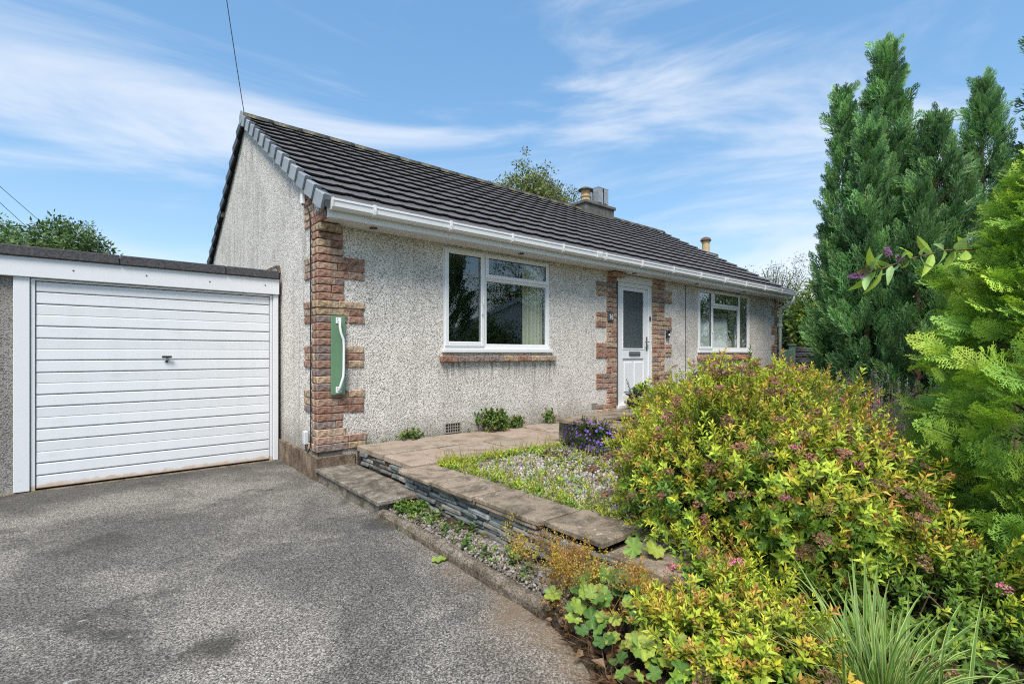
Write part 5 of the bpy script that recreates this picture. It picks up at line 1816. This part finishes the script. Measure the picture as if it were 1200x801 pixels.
scatter('stalks_far', lv, LV, P, np.array([0, 0, 1.]) + rng.normal(0, .16, (n, 3)), rng.uniform(.75, 1.15, n), 'leaf', n_parts=60, part_name='stalk')

wp = []
while len(wp) < 420:
    x, y = random.uniform(.25, 2.0), random.uniform(-5.4, -4.35)
    if x > drive_x(y) + .3:
        wp.append((x, y, garden_z(x, y)))
weeds('ground_cover', wp, .7, 1.4, [RS[0], WEED[2], RS[1]])

# ------------------------------------------------------------------ golden conifer at the right edge
FRN = [frond(.20, (0.161, 0.304, 0.055), (0.495, 0.681, 0.097), 1), frond(.17, (0.139, 0.279, 0.055), (0.408, 0.620, 0.097), 2), frond(.22, (0.108, 0.231, 0.055), (0.301, 0.511, 0.085), 3), frond(.16, (0.215, 0.340, 0.061), (0.623, 0.754, 0.109), 4), frond(.19, (0.076, 0.170, 0.043), (0.183, 0.340, 0.067), 5)]
def coarse(cb, ct, seed):
    return frond(.20, cb, ct, seed, nb=6, wd=.011, step=.034)
FRN += [coarse((.13, .24, .057), (.36, .54, .09), 11), coarse((.09, .18, .045), (.22, .36, .07), 12), coarse((.2, .32, .06), (.55, .68, .1), 13)]
def conifer_golden(c, H, rad, n, label, seed, n_parts, z0=.1, fine=True):
    c = Vector(c)
    th = thing('golden_conifer', (c.x, c.y, z0), label, 'tree')
    h = rng.uniform(0, 1, n) ** 1.12
    a = rng.uniform(0, 2 * np.pi, n)
    g = np.random.default_rng(seed)
    prof = rad * np.minimum(1.0, (1.02 - h) / .62) ** .8 * (.90 + .10 * np.minimum(1, h / .12))
    lump = 1 + .12 * np.cos(a * 3 + h * 9 + g.uniform(0, 6)) + .13 * np.cos(a * 7 - h * 17) + .12 * np.cos(h * 40 + a * 2)
    rr = prof * lump * rng.uniform(.25, 1.08, n) ** .35
    P = np.stack([c.x + rr * np.cos(a), c.y + rr * np.sin(a), z0 + h * H], 1)
    out = np.stack([np.cos(a), np.sin(a), np.zeros(n)], 1)
    D = out * .85 + np.array([0, 0, .32]) + rng.normal(0, .30, (n, 3))
    inner = rr / (prof * lump + 1e-6)
    idx = np.where(inner > .85, rng.choice([0, 1, 3, 0, 2] if fine else [5, 7, 5], n), np.where(inner > .72, rng.choice([0, 1, 2, 4] if fine else [5, 6], n), rng.choice([5, 6, 6], n)))
    scatter('foliage', th, FRN, P, D, rng.uniform(.55, 1.15, n), 'needle', idx=idx, n_parts=n_parts, part_name='frond', tint=rng.uniform(.5, 1.3, n))
    m = MB(); m.tube([(c.x, c.y, 0), (c.x + .02, c.y, z0 + H * .5), (c.x, c.y + .02, z0 + H * .95)], [.07, .045, .01], 8)
    for k in range(70):
        u = random.uniform(.05, .9); aa = random.uniform(0, 6.28); q = rad * min(1, (1.02 - u) / .62) ** .8 * .8
        m.tube([(c.x, c.y, z0 + H * u), (c.x + q * .5 * math.cos(aa), c.y + q * .5 * math.sin(aa), z0 + H * u + .03), (c.x + q * math.cos(aa), c.y + q * math.sin(aa), z0 + H * u + q * .3)], [.014, .009, .003], 5, cap=False)
    m.build('trunk', 'bark', th, fix=False)
    return th
gc = gaz(1268, 2.42)
conifer_golden(gc, 2.28, .56, 2900, 'broad golden green conifer with flat feathery sprays beside the spirea', 3, 250)
conifer_golden(gaz(1345, 3.5), 3.1, .85, 1000, 'darker golden conifer at the edge of view behind the broad one', 5, 0, fine=False)

# ------------------------------------------------------------------ tall cypresses
PLM = [plume(.50, (.06, .13, .055), (.22, .42, .15), 1), plume(.44, (.05, .11, .05), (.16, .32, .12), 2), plume(.55, (.07, .15, .06), (.30, .52, .19), 3), plume(.48, (.04, .085, .042), (.10, .22, .09), 4)]
def cypress(name, leaders, label, n, z0=.25, group=None, tips=PLM, sc=1.0):
    """leaders: (x, y, height, base radius, z where it starts)"""
    x0, y0 = leaders[0][:2]
    th = thing(name, (x0, y0, z0), label, 'tree', group)
    tot = sum(l[2] * l[3] for l in leaders)
    Ps, Ds = [], []; Ss = []
    tr = MB()
    for (x, y, H, rad, zs) in leaders:
        k = int(n * H * rad / tot)
        h = rng.uniform(0, 1, k) ** .8; a = rng.uniform(0, 2 * np.pi, k)
        prof = rad * np.minimum(1, (1.0 - h) / .8 + .02) ** .95 * (.75 + .25 * np.minimum(1, h / .15))
        ph = rng.uniform(0, 6.3, 3)
        lump = 1 + .22 * np.cos(a * 4 + h * 11 + ph[0]) + .12 * np.cos(a * 6 - h * 23 + ph[1]) + .10 * np.cos(h * 47 + a * 3 + ph[2])
        rr = prof * lump * rng.uniform(.1, 1, k) ** .4
        Ps.append(np.stack([x + rr * np.cos(a), y + rr * np.sin(a), zs + h * H - .12 * (h > .9)], 1))
        Ds.append(np.stack([np.cos(a), np.sin(a), np.zeros(k)], 1) * (.55 - .25 * h)[:, None] + np.array([0, 0, .85]) + rng.normal(0, .2, (k, 3)))
        Ss.append(rng.uniform(.8, 1.3, k) * (1 - .30 * h))
        tr.tube([(x, y, 0), (x + .03, y, zs + H * .4), (x, y + .02, zs + H * .96)], [.11 * rad, .075 * rad, .012], 7, cap=False)
        for q in range(int(26 * rad)):
            u = random.uniform(.08, .85); aa = random.uniform(0, 6.28); L_ = rad * (1 - u) ** .7 * .9
            tr.tube([(x, y, zs + H * u), (x + L_ * .6 * math.cos(aa), y + L_ * .6 * math.sin(aa), zs + H * u + L_ * .55), (x + L_ * math.cos(aa), y + L_ * math.sin(aa), zs + H * u + L_ * 1.3)], [.022, .014, .004], 5, cap=False)
    P = np.concatenate(Ps); D = np.concatenate(Ds); S = np.concatenate(Ss) * sc
    scatter('crown', th, tips, P, D, S, 'needle', tint=rng.uniform(.5, 1.4, len(P)))
    tr.build('trunk', 'bark', th, fix=False)
    return th
def lead(px, ytop, depth, rad, zs=.3, dy=0):
    p = gaz(px, depth); top = CAM.z + (Y0_PX - ytop) / F_PX * depth
    return (p.x, p.y, top - zs, rad, zs)
cypress('tall_cypress', [lead(1038, 54, 9.6, .80), lead(988, 108, 9.7, .38), lead(1016, 140, 9.2, .52), lead(976, 255, 9.9, .30), lead(1066, 160, 9.5, .56)],
        'tallest dark green cypress with several pointed leaders beyond the shrubs', 2300, group='tall cypresses at the garden end')
cypress('tall_cypress', [lead(1096, 140, 8.8, .80), lead(1075, 215, 8.6, .5), lead(1122, 200, 8.9, .55)],
        'shorter blue green cypress standing between the tallest cypress and golden conifer', 1000, group='tall cypresses at the garden end')
cypress('tall_cypress', [lead(1152, 98, 10.2, .85), lead(1190, 190, 10.0, .8)],
        'slim dark cypress rising behind the top of the golden conifer', 1000, group='tall cypresses at the garden end')
cypress('tall_cypress', [lead(1292, -120, 4.2, .62)], 'dark cypress whose branch tips overhang the golden conifer', 450, group='tall cypresses at the garden end')

# ------------------------------------------------------------------ buddleia arching out of the conifer
def buddleia():
    path_ = [at(1188, 640, 3.45), at(1192, 420, 3.4), at(1186, 320, 3.2), at(1150, 292, 2.7), at(1110, 293, 2.45), at(1066, 303, 2.35), at(1030, 316, 2.3), at(1012, 322, 2.28)]
    b = path_[0].copy(); b.z = .1
    th = thing('buddleia', b, 'arching buddleia branch with purple flower spikes before the cypresses', 'shrub')
    m = MB(); m.tube([b] + path_, [.012, .011, .009, .007, .005, .004, .003, .002, .0015], 6); m.build('stem', 'twig', th)
    t = T(); t.broad((0, 0, 0), (0, 0, 1), (0, 1, 0), .105, .034, .15, .30, (.28, .44, .08), (.48, .62, .10)); L1 = t.arr()
    t = T(); t.broad((0, 0, 0), (0, 0, 1), (0, 1, 0), .10, .032, .15, .45, (.24, .38, .16), (.38, .54, .22)); L2 = t.arr()
    P, D = [], []
    for i in range(24):
        u = 3.2 + (i // 2) / 12 * 3.6; k = int(u); f = u - k
        p = path_[min(k, 7)].lerp(path_[min(k + 1, 7)], f)
        d = (path_[min(k + 1, 7)] - path_[min(k, 7)] + Vector((1e-4, 0, 0))).normalized()
        s_ = 1 if i % 2 else -1
        P.append(tuple(p)); D.append(tuple(d * .55 + Vector((0, 0, s_ * random.uniform(.3, .9) - .1)) + FWD * random.uniform(-.6, .3)))
    scatter('leaf_far', th, [L1, L2], np.array(P), np.array(D), rng.uniform(.8, 1.35, len(P)), 'leaf', n_parts=len(P), part_name='leaf')
    def spike(L, r0, c, c2, seed):
        r = random.Random(seed); t = T(); t.stick((0, 0, -.02), (0, 0, L), .0018, (.25, .18, .1))
        for k in range(110):
            u = r.random(); a = r.uniform(0, 6.28); q = r0 * (1 - u * .75)
            p = Vector((q * math.cos(a), q * math.sin(a), u * L)); uu = r.random()
            cc = tuple(x + (y - x) * uu for x, y in zip(c, c2))
            t.diamond(p * .9, (math.cos(a), math.sin(a), .5), (r.uniform(-1, 1), r.uniform(-1, 1), 1), .008, .008, cc, cc)
        return t.arr()
    tip = path_[-1]
    for j, (pp, dd, tm) in enumerate(((tip, -RGT + Vector((0, 0, -.12)), spike(.075, .011, (.42, .16, .50), (.60, .30, .66), 1)), (at(1042, 300, 2.3), Vector((0, 0, 1)) - RGT * .3, spike(.045, .012, (.42, .16, .50), (.6, .3, .66), 2)),
                         (at(1056, 306, 2.32), -RGT * .5 + Vector((0, 0, .9)), spike(.03, .010, (.36, .14, .44), (.5, .24, .56), 4)), (at(1026, 312, 2.29), -RGT + Vector((0, 0, -.38)), spike(.12, .009, (.22, .12, .06), (.34, .19, .09), 3)))):
        me = quad_mesh('flower_spike', *tm, 'leaf')
        mw = Matrix.Translation(pp) @ Vector(dd).to_track_quat('Z', 'Y').to_matrix().to_4x4()
        link('flower_spike', me, th, mw)
buddleia()

# ------------------------------------------------------------------ trees and hedges behind
def leaf_tree(name, base, H, crown_c, crown_r, n, cl, label, seed, group=None, cat='tree', lump=.2, shell=.4, limbs=26, trunk=.14):
    th = thing(name, base, label, cat, group)
    base = Vector(base); cc = np.array(crown_c, float); cr_ = np.array(crown_r, float)
    D = rdir(n, -.7, 1); rr = lumps(D, seed, lump) * rng.uniform(0, 1, n) ** shell
    P = cc + D * cr_ * rr[:, None]; P[:, 2] = np.maximum(P[:, 2], .2)
    scatter('crown', th, cl, P, D + np.array([0, 0, .4]) + rng.normal(0, .4, (n, 3)), rng.uniform(.7, 1.35, n), 'leaf', tint=rng.uniform(.65, 1.3, n))
    m = MB(); top = Vector(cc)
    m.tube([base, base.lerp(top, .5) + Vector((.1, 0, 0)), top], [trunk, trunk * .75, trunk * .4], 8, cap=False)
    for k in range(limbs):
        d = Vector(rdir(1, -.1, 1)[0]); e = top + Vector((d.x * cr_[0], d.y * cr_[1], d.z * cr_[2])) * random.uniform(.75, 1.0)
        s_ = base.lerp(top, random.uniform(.55, 1))
        m.tube([s_, s_.lerp(e, .5) + Vector((0, 0, .12)), e], [trunk * .32, trunk * .18, .01], 5, cap=False)
    m.build('trunk', 'bark', th, fix=False)
    return th
CA = [cluster(.22, 26, .11, .055, (0.053, 0.105, 0.030), (0.128, 0.217, 0.060), s_) for s_ in range(4)]
CB = [cluster(.20, 20, .12, .055, (0.090, 0.120, 0.038), (0.210, 0.247, 0.075), s_ + 10) for s_ in range(4)]
CC = [cluster(.20, 24, .10, .05, (0.105, 0.195, 0.038), (0.300, 0.420, 0.075), s_ + 20) for s_ in range(4)]
CD = [cluster(.24, 16, .085, .028, (0.105, 0.128, 0.060), (0.225, 0.255, 0.128), s_ + 30) for s_ in range(4)]
CK = [cluster(.24, 26, .10, .05, (.015, .03, .012), (.045, .075, .025), s_ + 40) for s_ in range(4)]
for k, (px, ytop, dep, rx, lab) in enumerate(((28, 262, 15.5, 2.3, 'dense green tree behind the garage roof with the wider crown'), (92, 268, 16.5, 1.5, 'dense green tree behind the garage roof nearest the gable'), (-60, 262, 15, 2.2, 'dense green tree behind the garage reaching out of view'))):
    p = gaz(px, dep); top = CAM.z + (Y0_PX - ytop) / F_PX * dep
    leaf_tree('garden_tree', p, top, (p.x, p.y, top - 1.7), (rx, rx, 1.6), 950, CA, lab, 50 + k, 'trees behind the garage')
p = gaz(622, 21); top = CAM.z + (Y0_PX - 205) / F_PX * 21
leaf_tree('garden_tree', p, top, (p.x, p.y, top - 1.25), (2.0, 1.9, 1.35), 900, CB, 'airy tree top showing above the ridge left of the chimney', 61, lump=.3, shell=.6, trunk=.12)
p = gaz(905, 20); top = CAM.z + (Y0_PX - 305) / F_PX * 20
leaf_tree('garden_tree', p, top, (p.x, p.y, top - 1.7), (1.9, 1.7, 1.5), 620, CD, 'thin twiggy olive green tree behind the far end of the roof', 63, lump=.35, shell=.6, limbs=60, trunk=.12)
p = gaz(938, 15.5); top = CAM.z + (Y0_PX - 352) / F_PX * 15.5
leaf_tree('laurel_bush', p, top, (p.x, p.y, top - 1.35), (1.0, .9, 1.3), 700, CA, 'dark glossy bush behind the green gate', 65, cat='bush', trunk=.06)
p = gaz(962, 14.2); top = CAM.z + (Y0_PX - 335) / F_PX * 14.2
leaf_tree('laurel_bush', p, top, (p.x, p.y, top - 1.3), (.75, .8, 1.35), 520, CC, 'bright yellow green bush between the gate and tallest cypress', 66, cat='bush', trunk=.06)
q0, q1 = at(925, 392, 14.4), at(934, 432, 14.3)
bt = MB(); bt.tube([q1 - Vector((0, 0, .9)), q1, q0], [.07, .06, .05], 8); tag(bt.build('bare_stump', 'bark'), 'bare leaning brown trunk standing behind the green gate', 'trunk')
for k, (px, dep, ht, lab) in enumerate(((1230, 16, 4.0, 'dark backdrop bush far behind the cypresses near the right boundary'), (1130, 15, 3.0, 'dark backdrop bush behind the feet of the cypresses'), (1040, 14.5, 2.6, 'dark backdrop bush behind the tallest cypress trunk'), (985, 16.5, 2.4, 'dark backdrop bush behind the stone wall'))):
    p = gaz(px, dep)
    leaf_tree('backdrop_bush', p, ht, (p.x, p.y, ht * .5), (1.9, 1.4, ht * .55), 420, CK, lab, 70 + k, cat='bush', trunk=.05)

# ------------------------------------------------------------------ gate and stone wall beyond the house
def gate():
    g = thing('garden_gate', (11.75, -.1, .3), 'sage green wooden slatted gate at the far corner of the bungalow', 'gate')
    x0, x1, y = 11.44, 12.04, -.10
    for x in (x1,):
        m = MB(); m.cbox(x, x + .12, y - .05, y + .07, .29, 1.52, .006); ps = m.build('post', 'gate_green', g)
        m = MB(); m.cbox(x - .02, x + .14, y - .07, y + .09, 1.521, 1.56, .008); m.build('post_cap', 'gate_green', ps)
    m = MB(); m.cbox(x0, x1 - .01, y - .015, y + .03, 1.34, 1.42, .004); m.build('rail', 'gate_green', g)
    m = MB(); m.cbox(x0, x1 - .01, y - .015, y + .03, .92, 1.0, .004); m.build('rail', 'gate_green', g)
    n_ = 6
    for i in range(n_):
        xa = x0 + .01 + (x1 - x0 - .03) * i / n_
        m = MB(); m.cbox(xa, xa + .062, y - .04, y - .016, .93, 1.40, .003); m.build('slat', 'gate_green', g)
    for i in range(n_):
        xa = x0 + .01 + (x1 - x0 - .03) * i / n_
        m = MB(); m.cbox(xa, xa + .112, y - .038, y - .016, .36, .925, .003); m.build('slat', 'gate_green', g)
gate()
sw = thing('stone_boundary_wall', (13.2, 0, .3), 'dark rubble stone wall beside the green gate', 'stone wall')
m = MB(); m.box(12.28, 16.0, -.08, .18, .2, 1.38); m.build('core', 'soil', sw)
z = .3
while z < 1.38:
    h = random.uniform(.09, .17); x = 12.22
    while x < 15.9:
        L = random.uniform(.14, .34)
        mm = MB(); mm.cbox(0, L - .012, 0, .16, 0, h - .012, .02, .014)
        link('stone', mm.mesh('stone', 'dark_stone'), sw, Matrix.Translation((x, -.14 + random.uniform(-.02, .02), z)))
        x += L
    z += h

# ------------------------------------------------------------------ doorstep, pots
ds = MB(); ds.cbox(4.72, 6.15, -.62, -.06, .28, .395, .008); tag(ds.build('doorstep', 'concrete'), 'flat concrete doorstep below the white front door', 'step')
bp = thing('black_pot', (4.93, -.33, .395), 'round glossy black pot with flared top beside the front door', 'pot')
m = MB(); m.lathe([(.05, 0), (.06, .015), (.095, .06), (.11, .115), (.10, .17), (.07, .205), (.065, .225)], (4.93, -.33, .395), 20); m.build('body', 'black', bp, smooth=True)
m = MB(); m.lathe([(.07, .226), (.125, .255), (.125, .268), (.06, .272)], (4.93, -.33, .395), 20); m.build('rim', 'black', bp)
gp = thing('plant_pot', (5.16, -.36, .395), 'small grey pot of green foliage beside the black pot', 'pot')
m = MB(); m.lathe([(.07, 0), (.10, .16), (.11, .165), (.11, .185), (.09, .185), (.0, .17)], (5.16, -.36, .395), 18); m.build('pot', 'vent', gp)
n = 60; D = rdir(n, 0, 1)
scatter('foliage', gp, [GL[0]], np.array([5.16, -.36, .58]) + D * np.array([.11, .11, .14]), D + np.array([0, 0, .5]), rng.uniform(.5, .9, n), 'leaf', n_parts=30)

# ------------------------------------------------------------------ overhead cables
def cable(name, a, b, sag, r, label):
    pts = [a.lerp(b, i / 24) - Vector((0, 0, sag * 4 * (i / 24) * (1 - i / 24))) for i in range(25)]
    m = MB(); m.tube(pts, r, 5); tag(m.build(name, 'dark_grey'), label, 'cable')
apex = Vector((-.02, RIDGE_Y, RIDGE_Z + .03))
cable('overhead_cable', apex, at(243, -160, 6.2), .08, .006, 'thin service cable rising from the gable apex into the sky')
cable('overhead_cable', at(-60, 165, 18), at(150, 345, 26), .1, .011, 'upper overhead wire sloping down behind the garage roof')
cable('overhead_cable', at(-60, 182, 18), at(140, 360, 26), .1, .011, 'lower overhead wire sloping down behind the garage roof')

# ------------------------------------------------------------------ neighbouring houses
def neighbour_far():
    g = thing('neighbour_house', (16.8, 5.2, 0), 'neighbouring house beyond the roof end with clay chimney pot', 'house')
    x0, x1, y0, y1 = 15.2, 18.6, 3.2, 7.2
    m = MB(); m.box(x0, x1, y0, y1, 0, 2.7); m.build('wall', 'white_wall', g)
    m = MB(); m.extrude([(y0 - .3, 2.6), (y1 + .3, 2.6), ((y0 + y1) / 2, 4.55)], 0, x0 - .1, x1 + .1); rf = m.build('roof', 'neighbour_roof', g)
    m = MB(); m.cbox(16.95, 17.85, 4.85, 5.45, 4.2, 5.42, .01); ch = m.build('chimney', 'stack', rf)
    m = MB(); m.lathe([(.16, 0), (.17, .04), (.15, .06), (.145, .42), (.17, .44), (.17, .48)], (17.28, 5.1, 5.42), 18); pt = m.build('chimney_pot', 'pot_clay', ch)
    m = MB(); m.lathe([(.185, 0), (.215, .03), (.21, .07), (.17, .13), (.08, .18), (.0, .19)], (17.28, 5.1, 5.90), 18); m.build('pot_cap', 'pot_brown', pt)
neighbour_far()
def neighbour_opposite():
    g = thing('neighbour_house', (14.2, -13.4, 0), 'white gabled house opposite, mirrored in the large window', 'house')
    rot = Matrix.Translation((13.9, -12.9, 0)) @ Matrix.Rotation(R(-62), 4, 'Z')
    def put(mb, name, mat, par):
        mb.v = [tuple(rot @ Vector(v)) for v in mb.v]
        return mb.build(name, mat, par)
    # local: gable at x=0 facing -x, ridge along +x
    put(MB().extrude([(-3.3, 0), (3.3, 0), (3.3, 2.35), (0, 3.9), (-3.3, 2.35)], 0, 0, 8), 'wall', 'white_wall', g)
    r1 = MB()
    for s_ in (-1, 1):
        r1.add([(-.15, s_ * 3.75, 2.20), (8.2, s_ * 3.75, 2.20), (8.2, 0, 4.02), (-.15, 0, 4.02), (-.15, s_ * 3.75, 2.08), (8.2, s_ * 3.75, 2.08), (8.2, 0, 3.9), (-.15, 0, 3.9)], [(0, 1, 2, 3), (4, 7, 6, 5), (0, 3, 7, 4), (0, 4, 5, 1)])
    rf = put(r1, 'roof', 'neighbour_roof', g)
    b = MB()
    for s_ in (-1, 1):
        b.add([(-.18, s_ * 3.78, 2.22), (-.18, 0, 4.06), (-.18, 0, 3.84), (-.18, s_ * 3.78, 2.0), (-.15, s_ * 3.78, 2.22), (-.15, 0, 4.06), (-.15, 0, 3.84), (-.15, s_ * 3.78, 2.0)], [(0, 1, 2, 3), (4, 7, 6, 5), (0, 4, 5, 1), (3, 2, 6, 7)])
    put(b, 'bargeboard', 'upvc', rf)
    for y in (-1.6, 1.0):
        w_ = put(MB().box(-.03, .02, y, y + 1.2, .9, 2.0), 'window', 'dark_grey', g)
neighbour_opposite()
for k, (x, y, h, lab) in enumerate(((19, -19, 7.5, 'leafy tree behind the opposite house on its far side'), (12.5, -19.5, 8.0, 'leafy tree behind the opposite house on its near side'), (9.6, -9.5, 2.6, 'low leafy tree in front of the opposite house'), (24, -14, 6, 'leafy tree beyond the end of the opposite house'), (27, -8.6, 5.5, 'leafy tree across the lane mirrored in the dining window'), (32, -10.5, 6.5, 'taller leafy tree across the lane mirrored in the dining window'), (37, -8, 5, 'leafy tree farthest along the lane opposite the dining window'))):
    leaf_tree('street_tree', (x, y, 0), h, (x, y, h * .62), (2.4 if h > 3 else 1.1, 2.4 if h > 3 else 1.1, h * .38), 480 if h > 3 else 300, CA, lab, 90 + k, 'trees across the road')

# ------------------------------------------------------------------ labels of the uncountable stuff
for nm, lab, cat in (('gravel', 'pale mixed gravel filling the small garden before the window', 'gravel'),
                     ('border_gravel', 'darker gravel in the strip between kerb and slate wall', 'gravel'),
                     ('gravel_weeds', 'yellow green weeds growing through the pale gravel', 'weeds'),
                     ('border_weeds', 'small green weeds in the strip below the slate wall', 'weeds'),
                     ('kerb_weeds', 'tiny weeds along the drive side of the kerb', 'weeds'),
                     ('wall_foot_weeds', 'tiny weeds along the joint of path and house wall', 'weeds'),
                     ('leaf_litter', 'dry brown fallen leaves along the drive edge', 'leaf litter'),
                     ('dry_stalks', 'dry brown stalks under the lobed leaves at the drive edge', 'stalks'),
                     ('ground_cover', 'low green ground cover on the soil around the sedge', 'plants')):
    if nm in bpy.data.objects:
        tag(bpy.data.objects[nm], lab, cat)
